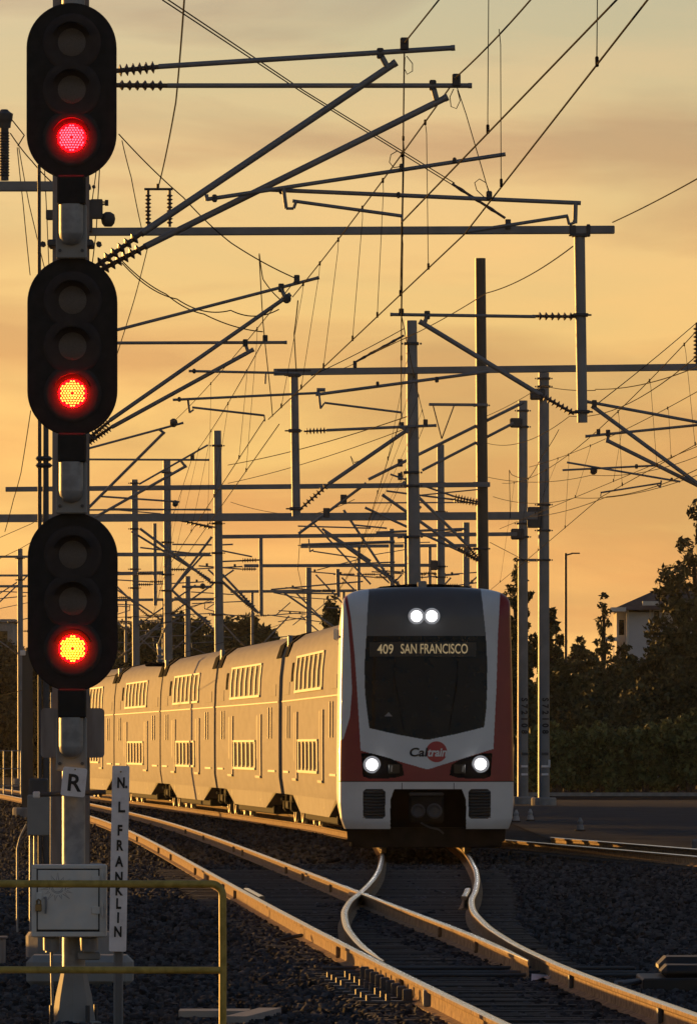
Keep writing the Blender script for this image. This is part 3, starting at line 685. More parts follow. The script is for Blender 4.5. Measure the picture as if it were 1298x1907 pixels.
# body shell behind the face
sh = MB(); vs_ = list(np.linspace(.44, 4.42, 40)) + list(4.42 + (VTOP - .001 - 4.42) * (1 - (1 - np.linspace(0, 1, 17)[1:]) ** 1.8)); LCAB = 25.4
for sgn in (-1, 1):
    vs, fs = [], []
    for v in vs_:
        w = float(halfw(v)); y0 = float(depth(1.0, v))
        zb = v
        for y in (y0, y0 + .4, 6, LCAB): vs.append((sgn * w, y, zb))
    for k in range(len(vs_) - 1):
        for j in range(3): fs.append((k * 4 + j, k * 4 + j + 1, (k + 1) * 4 + j + 1, (k + 1) * 4 + j))
    sh.add(vs, fs)
n_ = len(vs_); 
sh.add([(-float(halfw(v)), LCAB, v) for v in vs_] + [(float(halfw(v)), LCAB, v) for v in vs_], [(k, k + 1, n_ + k + 1, n_ + k) for k in range(n_ - 1)])
sh.build('body_shell', 'train_white', cabr, smooth=True)
def on_front(txt, pxc, pyc, hpx, wpx, lift, matn, name, parent, bold=0.0, ital=0.0):
    vs, fs = text_mesh(txt, hpx / ST, bold=bold, thick=.002)
    xs = [v[0] for v in vs]; k = (wpx / ST) / (max(xs) - min(xs)); xm = (max(xs) + min(xs)) / 2; res = []
    for x, y, z in vs:
        u = U(pxc) + (x - xm) * k + ital * z; v = V(pyc) + z
        res.append((u, float(surf(np.array(u), np.array(v))) - lift + y, v))
    return tag(MB().add(res, fs).build(name, matn, parent), kind='stuff')
on_front('409', 718, 1208, 18, 30, .004, 'led_amber', 'display_text', PARTS[4], bold=.002)
on_front('SAN FRANCISCO', 809, 1207.5, 18, 125, .004, 'led_amber', 'display_text', PARTS[4], bold=.002)
# round emblem with the operator's lettering
em = MB(); n = 40; cpx, cpy, rpx = 813, 1400, 19.5; vs = [(U(cpx), float(surf(U(cpx), V(cpy))) - .004, V(cpy))]
for i in range(n):
    t = 2 * math.pi * i / n; u, v = U(cpx + rpx * math.cos(t)), V(cpy + rpx * math.sin(t)); vs.append((u, float(surf(u, v)) - .004, v))
em.add(vs, [(0, 1 + i, 1 + (i + 1) % n) for i in range(n)]); em.build('emblem', 'logo_red', cabr)
on_front('Cal', 779.5, 1400.5, 15.5, 33, .007, 'black_paint', 'lettering', cabr, bold=.006, ital=.18)
on_front('train', 814.5, 1400.5, 15.5, 36, .009, 'logo_white', 'lettering', cabr, bold=.006, ital=.18)
for sg_, (a0, b0, a1, b1) in ((1, (752, 1362, 735, 1262)), (1, (836, 1362, 852, 1262))):
    p0, p1 = (U(a0), V(b0)), (U(a1), V(b1)); wp = MB()
    f3 = lambda q, l: (q[0], float(surf(np.array(q[0]), np.array(q[1]))) - l, q[1])
    wp.poly([f3(p0, .02), f3(((p0[0] + p1[0]) / 2, (p0[1] + p1[1]) / 2), .05), f3(p1, .02)], .010, n=6); wp.poly([f3((p1[0] - .02, p1[1] - .28), .016), f3((p1[0] + .01, p1[1] + .34), .016)], .008, n=5); wp.build('wiper', 'train_black', cabr)
cdm = MB(); q = [(716, 1334), (731, 1334), (724, 1326)]; cdm.add([(U(x), float(surf(np.array(U(x)), np.array(V(y)))) - .001, V(y)) for x, y in q], [(0, 1, 2)]); cdm.build('dash_card', 'cabinet_grey', cabr)
# lamps
for px, py, rpx in ((693, 1424, 11.5), (895, 1423, 11.5), (776, 1147, 11), (804.5, 1147, 11)):
    u, v = U(px), V(py); y = float(surf(np.array(u), np.array(v))) - .012
    bz = MB(); bz.lathe((u, y + .03, v), (0, -1, 0), [(0, rpx / ST + .03), (.03, rpx / ST + .025), (.034, rpx / ST + .004), (.02, rpx / ST)], 28); lp = bz.build('headlight', 'steel', cabr, smooth=True)
    MB().add(*dome((u, y - .006, v), rpx / ST * .74, .03, 24, 4)).build('lamp', 'lamp_white', lp, smooth=True)
    ring = MB()
    for r0, r1, nm, mt in ((.70, .92, 'glare_ring', 'glare_inner'), (.915, 1.12, 'glare_ring', 'glare_mid'), (1.115, 1.4, 'glow_ring', 'glare_outer')):  # emissive rings fading outwards imitate the glare around each lamp
        rg = MB(); k0, k1 = rpx / ST * r0, rpx / ST * r1; vs = []
        for kk in (k0, k1):
            for i in range(28): vs.append((u + kk * math.cos(i * math.pi / 14), y - .004 + (.006 if kk == k1 else 0), v + kk * math.sin(i * math.pi / 14)))
        rg.add(vs, [(i, (i + 1) % 28, 28 + (i + 1) % 28, 28 + i) for i in range(28)]); rg.build(nm, mt, lp, smooth=True)
for sgn in (-1, 1):
    u, v = U(795 + sgn * 66), V(1432); y = float(surf(np.array(u), np.array(v)))
    MB().bbox((u - sgn * .05, y, v), (.20, .02, .16), .02).build('marker_lamp', 'display', cabr)
    t = MB(); t.tube((u - sgn * .0, y - .01, v - .05), (u + .012, y - .01, v + .06), .012, n=8); t.build('reflector_strip', 'train_silver', cabr)
# grilles
for sgn in (-1, 1):
    cxg = U(795 + sgn * 98); zg0, zg1 = V(1524), V(1471); yb = float(surf(np.array(cxg), np.array(.9)))
    g1 = MB(); g1.box((cxg, yb + .14, (zg0 + zg1) / 2), (.42, .02, .56)); gr_ = g1.build('grille', 'train_black', cabr)
    for k in range(9):
        zz = zg0 + (zg1 - zg0) * (k + .5) / 9
        MB().box((cxg, yb + .055, zz), (.40, .07, .014), Matrix.Rotation(.5, 3, 'X')).build('slat', 'train_grey', gr_)
# coupler pocket, coupler, pilot, bogie
cp = MB(); x0, x1, z0, z1 = U(726), U(869), .30, V(1469)
cp.add([(x0, .06, z0), (x1, .06, z0), (x1, .06, z1), (x0, .06, z1), (x0, 1.3, z0), (x1, 1.3, z0), (x1, 1.3, z1), (x0, 1.3, z1)], [(4, 5, 6, 7), (0, 4, 7, 3), (1, 2, 6, 5), (3, 7, 6, 2)])
cp.build('coupler_pocket', 'train_black', cabr)
c_ = MB(); c_.bbox((0, .25, .80), (.62, .30, .50), .04); cpl = c_.build('coupler', 'undercarriage', cabr)
for dx, rr in ((-.15, .13), (.14, .14)):
    MB().lathe((dx, .10, .76), (0, -1, 0), [(0, rr), (.04, rr), (.06, rr * .8), (.03, rr * .5)], 20).build('coupler_face', 'steel_dark', cpl)
MB().bbox((0, .12, 1.06), (.62, .12, .06), .02).build('electric_head', 'steel_dark', cpl)
MB().poly([(-.1, .1, .55), (.05, .06, .47), (.22, .06, .43), (.3, .1, .36)], .018).build('air_hose', 'steel_dark', cpl)
MB().bbox((0, .10, V(1463.5)), (.46, .03, .05), .01).build('step_slot', 'train_black', cabr)
pl_ = MB(); pl_.prism([(-1.42, .46), (1.42, .46), (1.40, .22), (1.1, .12), (-1.1, .12), (-1.40, .22)], .5, .62); pl_.build('pilot', 'undercarriage', cabr)
def bogie(root, yc, both=True):
    bm_ = MB()
    for sx in (-1, 1):
        bm_.bbox((sx * 1.05, yc, .62), (.14, 3.4, .22), .04); bm_.bbox((sx * 1.05, yc, .45), (.16, 1.0, .2), .03)
        for dy in (-1.25, 1.25): bm_.bbox((sx * 1.02, yc + dy, .46), (.2, .42, .36), .06)
        for dy in (-.75, .75): bm_.lathe((sx * 1.1, yc + dy, .55), (0, 0, 1), [(0, .13), (.4, .13)], 10)
    bm_.bbox((0, yc, .6), (2.1, .6, .2), .03); bo = bm_.build('bogie', 'undercarriage', root)
    for dy in (-1.25, 1.25):
        for sx in (-1, 1):
            w = MB(); w.lathe((sx * .70, yc + dy, .46), (sx, 0, 0), [(0, .48), (.025, .48), (.03, .462), (.13, .455), (.13, .38), (.06, .34), (.08, .15), (.14, .14), (.14, .05)], 24); w.build('wheel', 'wheel_steel', bo, smooth=True)
        MB().tube((-.7, yc + dy, .46), (.7, yc + dy, .46), .09, n=12).build('axle', 'undercarriage', bo)
MB().bbox((0, 1.3, .28), (2.7, 1.3, .36), .03).build('sun_block_box', 'undercarriage', cabr)  # hidden box added to stop low sun leaking under the nose
bogie(cabr, 3.4); bogie(cabr, 21.6)
MB().bbox((0, 12.5, .57), (2.7, 14.6, .94), .05).build('underframe_sun_block', 'undercarriage', cabr)  # underframe carried lower to block sun passing beneath the car
rf = MB(); rf.prism([(-1.05, 4.70), (-.8, 4.80), (-.3, 4.845), (.3, 4.845), (.8, 4.80), (1.05, 4.70)], 2.2, 9); rf.build('roof_fairing', 'train_black', cabr)
MB().bbox((-.06, 1.6, 4.82), (.16, .3, .13), .02).build('antenna', 'galv', cabr)
mv = MB(); mv.bbox((-1.60, 1.25, 3.92), (.10, .28, .22), .03); mv.tube((-1.60, 1.25, 3.9), (-1.46, 1.3, 3.85), .02); mv.build('camera_pod', 'train_white', cabr)
cabr.location = (1.387, 133.7, 0); cabr.rotation_euler = (0, 0, math.atan2(-(1.30 - 1.387), 25.8))

# ------------------------------------------------------------------ train: double deck passenger cars
SEC = [(1.40, .35), (1.46, .75), (1.52, 1.15), (1.525, 2.0), (1.52, 3.0), (1.50, 3.6), (1.445, 4.08), (1.32, 4.40), (1.02, 4.62), (.5, 4.73), (0, 4.755)]
def secx(z): return float(np.interp(z, [p[1] for p in SEC[:8]], [p[0] for p in SEC[:8]]))
LP = 24.5
def make_car():
    root = thing('passenger_car', 'x', 'train car', (0, 0, 0))
    ys = [0, 2.7, 6.2, 8, 12.25, 16.5, LP - 6.2, LP - 2.7, LP]; zb = [.74, .74, .35, .35, .35, .35, .35, .74, .74]
    ring = SEC + [(-x, z) for x, z in SEC[-2::-1]]; mb = MB(); n = len(ring)
    for y, b in zip(ys, zb):
        for x, z in ring:
            zz = max(z, b); mb.v.append((math.copysign(min(abs(x), secx(zz)) if zz < 4.4 else abs(x), x), y, zz))
    for k in range(len(ys) - 1):
        for i in range(n - 1): mb.f.append((k * n + i, k * n + i + 1, (k + 1) * n + i + 1, (k + 1) * n + i)); mb.m.append(1 if (i == 0 or i == n - 2) else 0)
        mb.f.append((k * n + n - 1, k * n, (k + 1) * n, (k + 1) * n + n - 1)); mb.m.append(1)
    mb.f += [tuple(range(n)), tuple(range(len(mb.v) - n, len(mb.v)))[::-1]]; mb.m += [0, 0]
    mb.build('body', ['train_silver', 'train_skirt'], root, smooth=True)
    def panel(name, y0, y1, z0, z1, out_, m, th=.02, side=-1):
        p = MB(); zs = [z0, (z0 + z1) / 2, z1]
        vs = [(side * (secx(z) + o), y, z) for o in (out_, out_ - th) for z in zs for y in (y0, y1)]
        p.add(vs, [(0, 1, 3, 2), (2, 3, 5, 4), (6, 8, 9, 7), (8, 10, 11, 9), (0, 2, 8, 6), (2, 4, 10, 8), (1, 7, 9, 3), (3, 9, 11, 5), (0, 6, 7, 1), (4, 5, 11, 10)])
        return p.build(name, m, root)
    for row, (ya, yb, k, z0, z1) in enumerate(((.27, .73, 6, 3.22, 3.98), (.335, .665, 5, 1.36, 2.02))):
        step = (yb - ya) * LP / k
        for i in range(k):
            y0 = ya * LP + i * step; wdw = panel('window', y0 + .30, y0 + step - .12, z0 + .04, z1 - .04, .006, 'glass_side')
        for i in range(k + 1):
            y0 = ya * LP + i * step; panel('window_pillar', y0 - .10, y0 + .28, z0, z1, .035, 'train_trim', .04)
        panel('window_header', ya * LP - .1, yb * LP + .28, z1, z1 + .05, .045, 'train_trim', .05)
        panel('window_sill', ya * LP - .1, yb * LP + .28, z0 - .06, z0, .05, 'train_trim', .06)
    for y0 in (.105, .145, .855, .895):
        panel('end_window', y0 * LP, y0 * LP + .55, 2.14, 2.84, .006, 'glass_side'); panel('end_window_frame', y0 * LP - .22, y0 * LP - .02, 2.10, 2.88, .03, 'train_trim', .03)
    for y0 in (.25, .70):
        panel('door', y0 * LP, y0 * LP + 1.5, 1.16, 2.72, .012, 'train_silver'); panel('door_post', y0 * LP - .16, y0 * LP, 1.16, 2.72, .04, 'train_trim', .05)
        panel('door_seal', y0 * LP + 1.5, y0 * LP + 1.85, .5, 2.70, .004, 'train_grey', .01)
        panel('door_step', y0 * LP - .1, y0 * LP + 1.6, 1.10, 1.16, .06, 'train_trim', .06)
    panel('trim_strip', .1, LP - .1, 2.985, 3.015, .018, 'train_trim', .02)
    panel('side_vent', .80 * LP, .80 * LP + .7, 3.45, 3.9, .02, 'train_black', .02)
    for y0, y1 in ((.02, .16), (.84, .98)):
        panel('sill_plate', y0 * LP + .5, y1 * LP - .5, 1.27, 1.32, .03, 'train_trim', .03)
        panel('hatch', y0 * LP + .5, y1 * LP - .8, 3.15, 3.45, .012, 'train_silver', .02)
    for y0 in (.02, LP - 1.5):
        f = MB(); f.prism([(-1.475, 4.08), (-1.37, 4.40), (-1.06, 4.645), (-.5, 4.745), (.5, 4.745), (1.06, 4.645), (1.37, 4.40), (1.475, 4.08)], y0, y0 + 1.48); f.build('end_fairing', 'train_black', root)
    gw = MB(); gw.bbox((0, LP + .3, 2.6), (2.55, .62, 3.5), .05); gw.build('gangway', 'train_black', root)
    ct = MB(); ct.box((-1.32, LP + .25, 4.32), (.10, .5, .55)); ct.build('jumper_conduit', 'galv', root)
    MB().bbox((0, LP / 2, .30), (2.5, 13.5, .22), .03).build('underframe_sun_block', 'undercarriage', root)  # low box added here against sun leaking below the body
    bogie(root, 2.7); bogie(root, LP - 2.7)
    for sx in (-1, 1):
        for y0 in (5.2, LP - 5.2):
            st = MB(); st.tube((sx * 1.30, y0, .62), (sx * 1.36, y0, .62), .16, n=14); st.build('air_tank', 'galv', root)
    return root
car0 = make_car()
PTS = [(1.30, 159.5), (-.17, 184.7), (-2.21, 210), (-4.35, 235), (-6.57, 260), (-8.9, 285)]
CL = ['double deck train car partly hidden by the leading car front', 'second gold lit double deck car behind the leading car', 'middle gold lit double deck car seen side on', 'double deck car right of the white name board, second from last', 'last visible train car emerging behind the signal mast']
for i in range(5):
    c = car0 if i == 0 else copy_tree(car0)
    (xa, ya), (xb, yb) = PTS[i], PTS[i + 1]; t = (-.55 if i == 0 else .35) / 25.2
    c.location = (xa + (xb - xa) * t, ya + (yb - ya) * t, 0); c.rotation_euler = (0, 0, math.atan2(-(xb - xa), yb - ya))
    tag(c, CL[i], 'train car', 'double deck cars of the train')
# raised pantograph on the roof between the third and fourth trailing car
pr = P(297, 1238, 59.5, 1.0)
pn = thing('pantograph', 'folded pantograph arm glinting on the train roof', 'pantograph', pr)
MB().bbox(pr + Vector((0, 0, .02)), (.9, 1.2, .12), .02).build('base', 'train_black', pn)
MB().tube(pr + Vector((0, 0, .08)), P(293, 1198, 59.5, 1.2), .045, n=8).build('lower_arm', 'galv', pn)
MB().tube(P(294, 1200, 59.5, 1.2), P(312, 1158, 59.5, .4), .045, .02, n=8).build('upper_arm', 'galv', pn)
MB().tube(P(304, 1160, 59.5, .4), P(320, 1157, 59.5, .4), .02, n=8).build('collector_head', 'steel_dark', pn)
MB().lathe(P(297, 1234, 59.5, .6), (0, 0, 1), [(0, .08), (.08, .11), (.12, .07), (.2, .11), (.25, .06), (.4, .09), (.5, .03)], 10).build('insulator', 'galv', pn)

# ------------------------------------------------------------------ overhead line structures
def ibeam(mb, x, y, z0, z1, w0_, w1_, d):
    """upright H section, tapered from w0_ to w1_, flanges facing the track, depth d along the view"""
    for ya, yb in ((y - d / 2, y - d / 2 + .025), (y + d / 2 - .025, y + d / 2)):
        mb.add([(x + sx * w / 2, yy, z) for z, w in ((z0, w0_), (z1, w1_)) for yy in (ya, yb) for sx in (-1, 1)],
               [(0, 1, 3, 2), (4, 6, 7, 5), (0, 4, 5, 1), (2, 3, 7, 6), (0, 2, 6, 4), (1, 5, 7, 3)])
    mb.box((x, y, (z0 + z1) / 2), (.025, d - .05, z1 - z0 - .02))
def pole(name, label, px, ytop, s, wb, wt=None, m='steel', base_z=-.22, kind='tube', bands=(), dy=0.0, lean=0):
    a = P(px, ytop, s, dy); x, y = a.x, a.y; wt = wt or wb * .8
    r = thing(name, label, 'pole', (x, y, base_z)); mb = MB()
    if kind == 'h': ibeam(mb, x, y, base_z + .1, a.z, wb, wt, .3)
    else: mb.tube((x + lean, y, base_z + .1), (x, y, a.z), wb / 2, wt / 2, n=20)
    mb.build('post', m, r, smooth=(kind != 'h'))
    f = MB(); f.lathe((x + lean, y, base_z - .05), (0, 0, 1), [(0, .45), (.3, .45), (.34, .42)], 16); f.build('foundation', 'concrete', r)
    for yy in bands:
        z = EYE - (yy - YH) / s; ww = wb + (wt - wb) * (z - base_z) / (a.z - base_z)
        b = MB(); b.bbox((x, y, z), (ww + .10, ww + .10, .07), .015)
        for sx in (-1, 1): b.tube((x + sx * (ww / 2 + .1), y - .05, z), (x + sx * (ww / 2 + .1), y + .05, z), .03, n=6)
        b.build('clamp_band', 'steel_dark', r)
    return r
def ins_prof(l, r=.075, n=6, core=.024):
    pr = [(0, core)]; 
    a, b = l * .08, l * .92; st = (b - a) / n
    for k in range(n):
        t = a + k * st; pr += [(t, core), (t + st * .30, r), (t + st * .42, r), (t + st * .62, core)]
    return pr + [(l, core)]
def insul(name, p, q, parent, r=.075, n=6, core=.024, m='insulator'):
    p, q = Vector(p), Vector(q); d = q - p
    return MB().lathe(p, d, ins_prof(d.length, r, n, core), 12).build(name, m, parent)
def beam(name, p, q, w, h, parent, m='steel'):
    p, q = Vector(p), Vector(q); d = q - p; l = d.length; ang = math.atan2(d.z, d.x)
    mb = MB(); mb.bbox((0, 0, 0), (l, w, h), .012); R = Matrix.Rotation(-ang, 3, 'Y'); c = (p + q) / 2
    mb.v = [tuple(R @ Vector(v) + c) for v in mb.v]; return mb.build(name, m, parent)
def cant(label, s, parts, group='cantilever arms holding the overhead wires', name='cantilever', dy=0.0):
    """a hinged cantilever; parts in photo pixels at scale s"""
    k0 = parts[0]; r = thing(name, label, 'cantilever', P(k0[1], k0[2], s, dy), group)
    for i, pt in enumerate(parts):
        k = pt[0]; jit = dy + .012 * (i % 3)
        if k in ('upper', 'diag', 'reg', 'steady', 'strut', 'hook'):
            rad = pt[5] if len(pt) > 5 else {'upper': .026, 'diag': .034, 'reg': .021, 'steady': .018, 'strut': .024, 'hook': .020}[k]
            nm = {'upper': 'upper_tube', 'diag': 'diagonal_tube', 'reg': 'registration_tube', 'steady': 'steady_arm', 'strut': 'strut', 'hook': 'drop_bracket'}[k]
            mb = MB(); a, b = P(pt[1], pt[2], s, jit), P(pt[3], pt[4], s, jit); mb.tube(a, b, rad, n=12)
            d = (b - a).normalized(); 
            if k in ('upper', 'diag'): mb.tube(b - d * .035, b + d * .006, rad * 1.12, n=12)
            mb.build(nm, 'steel', r, smooth=True)
        elif k == 'ins': insul('insulator', P(pt[1], pt[2], s, jit), P(pt[3], pt[4], s, jit), r, *(pt[5:]))
        elif k == 'clamp':
            c = P(pt[1], pt[2], s, jit); z = pt[3] if len(pt) > 3 else .06
            mb = MB(); mb.bbox(c, (z, .09, z * 1.5), .012); mb.tube(c + Vector((0, -.06, z * .4)), c + Vector((0, .06, z * .4)), z * .34, n=8); mb.build('clamp', 'steel_dark', r)
        elif k == 'ball':
            c = P(pt[1], pt[2], s, jit); rr = pt[3]; MB().lathe(c + Vector((0, 0, -rr)), (0, 0, 1), [(0, rr * .3), (rr * .4, rr * .85), (rr, rr), (rr * 1.6, rr * .85), (rr * 2, rr * .3)], 12).build('weight', 'steel_dark', r, smooth=True)
        elif k == 'cable':
            MB().poly([P(x, y, s, jit) for x, y in pt[1]], pt[2], n=5).build('jumper', 'wire', r)
    return r
def gcant(label, px, s, dr, reach, zt=8.55, zb=7.1, zr_=7.55, dy=0.0):
    """ordinary cantilever by its real measures, hinged at column px"""
    X = lambda d: px + dr * d * s
    Yp = lambda z: YH - (z - EYE) * s
    return cant(label, s, [('upper', X(.75), Yp(zt), X(reach), Yp(zt + .12)), ('ins', X(.16), Yp(zt), X(.78), Yp(zt)), ('diag', X(.6), Yp(zb + .35), X(reach - .35), Yp(zt - .02)),
        ('ins', X(.16), Yp(zb), X(.62), Yp(zb + .36)), ('reg', X(1.0), Yp(zr_), X(reach + .3), Yp(zr_ + .1)), ('hook', X(1.5), Yp(zr_ + .02), X(1.5), Yp(zr_ - .22)), ('steady', X(1.5), Yp(zr_ - .2), X(reach - .3), Yp(zr_ - .52)), ('clamp', X(reach - .3), Yp(zt + .15), .09)], dy=dy)

# --- first pole, right behind the signal, with the two nearest cantilevers
pa = pole('catenary_pole', 'brown steel pole directly behind the signal mast', 133, -120, 187, .37, .35, 'rust_pole', kind='h', bands=(150, 455, 1370))
spl = MB(); q = P(138, 1365, 187, -.3); plate(spl, q, rrect(59 / 187, 46 / 187, .04), .006, roty(0)); spl.build('sign_plate', 'rust_pole', pa)
insul('lit_edge_rod', P(98, 1290, 187, -.2), P(97, 1620, 187, -.2), pa, .012, 1, .010, 'galv')  # thin pale rod added in place of the pole's sunlit left edge
cant('nearest cantilever whose upper tube is highest in the picture', 187, [
    ('upper', 296, 124, 846, 89, .027), ('ins', 214, 132, 300, 124, .062), ('diag', 262, 436, 737, 116, .036), ('ins', 178, 497, 266, 433, .062), ('hook', 707, 98, 722, 126, .03), ('clamp', 708, 99, .07), ('clamp', 753, 82, .085),
    ('reg', 386, 371, 941, 287), ('clamp', 400, 369, .05), ('hook', 385, 362, 386, 374), ('hook', 528, 350, 533, 388), ('hook', 533, 388, 547, 388, .014), ('hook', 547, 388, 552, 374, .016), ('steady', 545, 374, 748, 402), ('hook', 748, 400, 748, 416, .012),
    ('clamp', 748, 312, .05), ('clamp', 846, 299, .04),
    ('cable', [(757, 104), (768, 118), (768, 132), (758, 138), (753, 128), (754, 106)], .005), ('cable', [(748, 310), (733, 312), (725, 302), (728, 288), (740, 281)], .005)])
cant('nearest cantilever with a level upper tube and a low bracket on the right', 187, [
    ('upper', 312, 157, 878, 157, .025), ('ins', 214, 156, 316, 157, .052), ('diag', 268, 458, 833, 178, .034), ('ins', 186, 502, 272, 456, .062), ('hook', 805, 153, 813, 183, .03), ('clamp', 806, 156, .07), ('clamp', 850, 147, .085),
    ('reg', 500, 351, 1082, 376, .022), ('clamp', 524, 352, .05), ('hook', 1072, 374, 1071, 414, .024), ('hook', 1071, 412, 1060, 416, .014), ('hook', 1060, 416, 1056, 400, .016), ('steady', 1058, 400, 868, 430), ('clamp', 911, 362, .06), ('clamp', 742, 361, .04),
    ('cable', [(852, 165), (857, 185), (850, 200), (840, 196), (838, 178), (845, 163)], .005), ('cable', [(905, 368), (888, 352), (884, 338), (893, 331), (905, 338), (911, 355)], .005), ('cable', [(848, 150), (868, 210), (890, 285), (911, 358)], .005)], dy=.15)

# --- second structure: boom with a drop tube
pb = pole('catenary_pole', 'second pole hidden behind the signal, carrying the long upper boom', 141, 250, 118, .42, .38, 'steel', kind='h', bands=(348, 433, 640, 815))
beam('boom', P(150, 433.5, 118, -.2), P(1143, 429.5, 118, -.2), .14, .125, pb)
beam('feeder_beam', P(-60, 349, 118, -.2), P(140, 349, 118, -.2), .14, .155, pb)
for a, b, sc in (((10, 338), (10, 238), .085),): insul('arrester', P(*a, 118, -.2), P(*b, 118, -.2), pb, sc, 16, .07, 'steel_dark')
MB().lathe(P(10, 240, 118, -.2), (0, 0, 1), [(0, .10), (.08, .11), (.13, .13), (.22, .14), (.25, .09), (.29, .05)], 14).build('arrester_cap', 'steel_dark', pb)
dt_ = MB(); dt_.tube(P(1077.5, 436, 118, -.2), P(1083, 788, 118, -.2), .088, .082, n=18); dtp = dt_.build('drop_tube', 'steel', pb, smooth=True)
for px, yy in ((1078, 440), (1080, 588), (1082.5, 768)):
    c = P(px, yy, 118, -.2); b = MB(); b.bbox(c, (.24, .24, .05), .01); b.tube(c + Vector((-.17, 0, .0)), c + Vector((.17, 0, 0)), .015, n=6); b.build('clamp_band', 'steel_dark', pb)
MB().bbox(P(1065, 431, 118, -.2), (.10, .2, .16), .01).build('boom_clamp', 'steel_dark', pb); MB().bbox(P(1094, 431, 118, -.2), (.06, .2, .19), .01).build('boom_clamp', 'steel_dark', pb)
MB().bbox(P(945, 420, 118, -.2), (.09, .2, .16), .01).build('boom_clamp', 'steel_dark', pb)
for px in (277, 317): insul('feeder_insulator', P(px, 424, 118, -.2), P(px, 356, 118, -.2), pb, .052, 8)
mb = MB(); mb.tube(P(270, 354, 118, -.2), P(323, 354, 118, -.2), .02); mb.tube(P(295, 354, 118, -.2), P(295, 344, 118, -.2), .025); mb.build('insulator_cap', 'steel_dark', pb)
MB().lathe(P(203, 424, 118, -.25), (0, 0, 1), [(0, .06), (.05, .10), (.12, .115), (.19, .10), (.23, .04)], 14).build('end_weight', 'steel_dark', pb, smooth=True)
for (x0, y0, w, h) in ((88, 403, 18, 18), (171, 392, 22, 36), (160, 405, 14, 60)): MB().bbox(P(x0 + w / 2, y0, 118, -.3), (w / 118, .2, h / 118), .01).build('junction_box', 'steel_dark', pb)
mb = MB(); mb.tube(P(180, 385, 118, -.2), P(200, 381, 118, -.2), .015); mb.tube(P(180, 378, 118, -.2), P(200, 378, 118, -.2), .012); mb.tube(P(200, 374, 118, -.2), P(200, 385, 118, -.2), .03, n=6); mb.build('bracket', 'steel_dark', pb)
insul('stay_insulator', P(841, 344, 118, -.2), P(940, 408, 118, -.2), pb, .03, 3, .022)
cant('cantilever with a steep upper tube right of the middle signal head', 118, [
    ('upper', 205, 618, 594, 517), ('diag', 205, 783, 541, 548), ('ins', 160, 821, 208, 781, .062, 8), ('hook', 523, 536, 532, 556, .035), ('clamp', 524, 536, .09), ('ball', 534, 556, .075), ('clamp', 553, 520, .09),
    ('reg', 352, 691, 550, 695), ('clamp', 362, 691, .05), ('hook', 495, 693, 494, 715, .015), ('strut', 120, 640, 208, 617)])
cant('cantilever with a level upper tube right of the middle signal head', 118, [
    ('upper', 205, 638, 534, 637), ('diag', 208, 795, 472, 650), ('ins', 162, 826, 210, 793, .062, 8), ('hook', 456, 637, 462, 655, .03), ('clamp', 457, 638, .08), ('clamp', 494, 630, .08),
    ('reg', 322, 744, 596, 731), ('clamp', 334, 743, .05), ('hook', 350, 744, 353, 768), ('hook', 353, 768, 361, 762, .014), ('steady', 358, 758, 492, 773), ('hook', 492, 772, 493, 784, .012), ('strut', 120, 640, 208, 638)], dy=.12)
cant('cantilever hanging left from the tall drop tube', 118, [
    ('upper', 996, 591, 727, 587, .027), ('ins', 1072, 591, 990, 590, .065), ('diag', 1008, 738, 781, 600, .04), ('ins', 1068, 772, 1004, 736, .065, 7), ('hook', 795, 587, 790, 604, .035), ('clamp', 795, 588, .09), ('clamp', 747, 583, .08),
    ('reg', 910, 693, 588, 736, .026), ('hook', 590, 727, 606, 727, .03), ('hook', 594, 734, 597, 762), ('hook', 597, 762, 604, 752, .014), ('steady', 604, 751, 747, 769), ('hook', 747, 768, 748, 779, .012), ('clamp', 703, 716, .05), ('clamp', 813, 708, .06)], dy=-.2)
# --- pole beyond the right edge whose cantilevers reach into the picture
pr_ = pole('catenary_pole', 'pole just outside the right edge', 1330, 560, 94, .42, .36, 'steel', kind='h')
cant('cantilever entering from the right with its tube sloping up to the left', 94, [
    ('upper', 1308, 788, 1092, 748, .032), ('diag', 1300, 902, 1102, 756, .042), ('hook', 1106, 750, 1104, 762, .04), ('clamp', 1106, 752, .1), ('reg', 1266, 897, 1055, 861), ('clamp', 1250, 893, .05)])
cant('cantilever entering from the right with its steady arm pointing left', 94, [
    ('upper', 1308, 790, 1090, 812, .028), ('diag', 1300, 904, 1131, 820, .04), ('hook', 1133, 808, 1130, 824, .035), ('clamp', 1132, 806, .09), ('clamp', 1114, 804, .08), ('reg', 1228, 866, 1047, 875), ('ball', 1105, 876, .08), ('hook', 1231, 894, 1229, 908, .02), ('hook', 1229, 908, 1224, 902, .014), ('steady', 1232, 899, 1118, 917), ('hook', 1119, 917, 1118, 924, .012), ('clamp', 1185, 868, .06)], dy=.15)

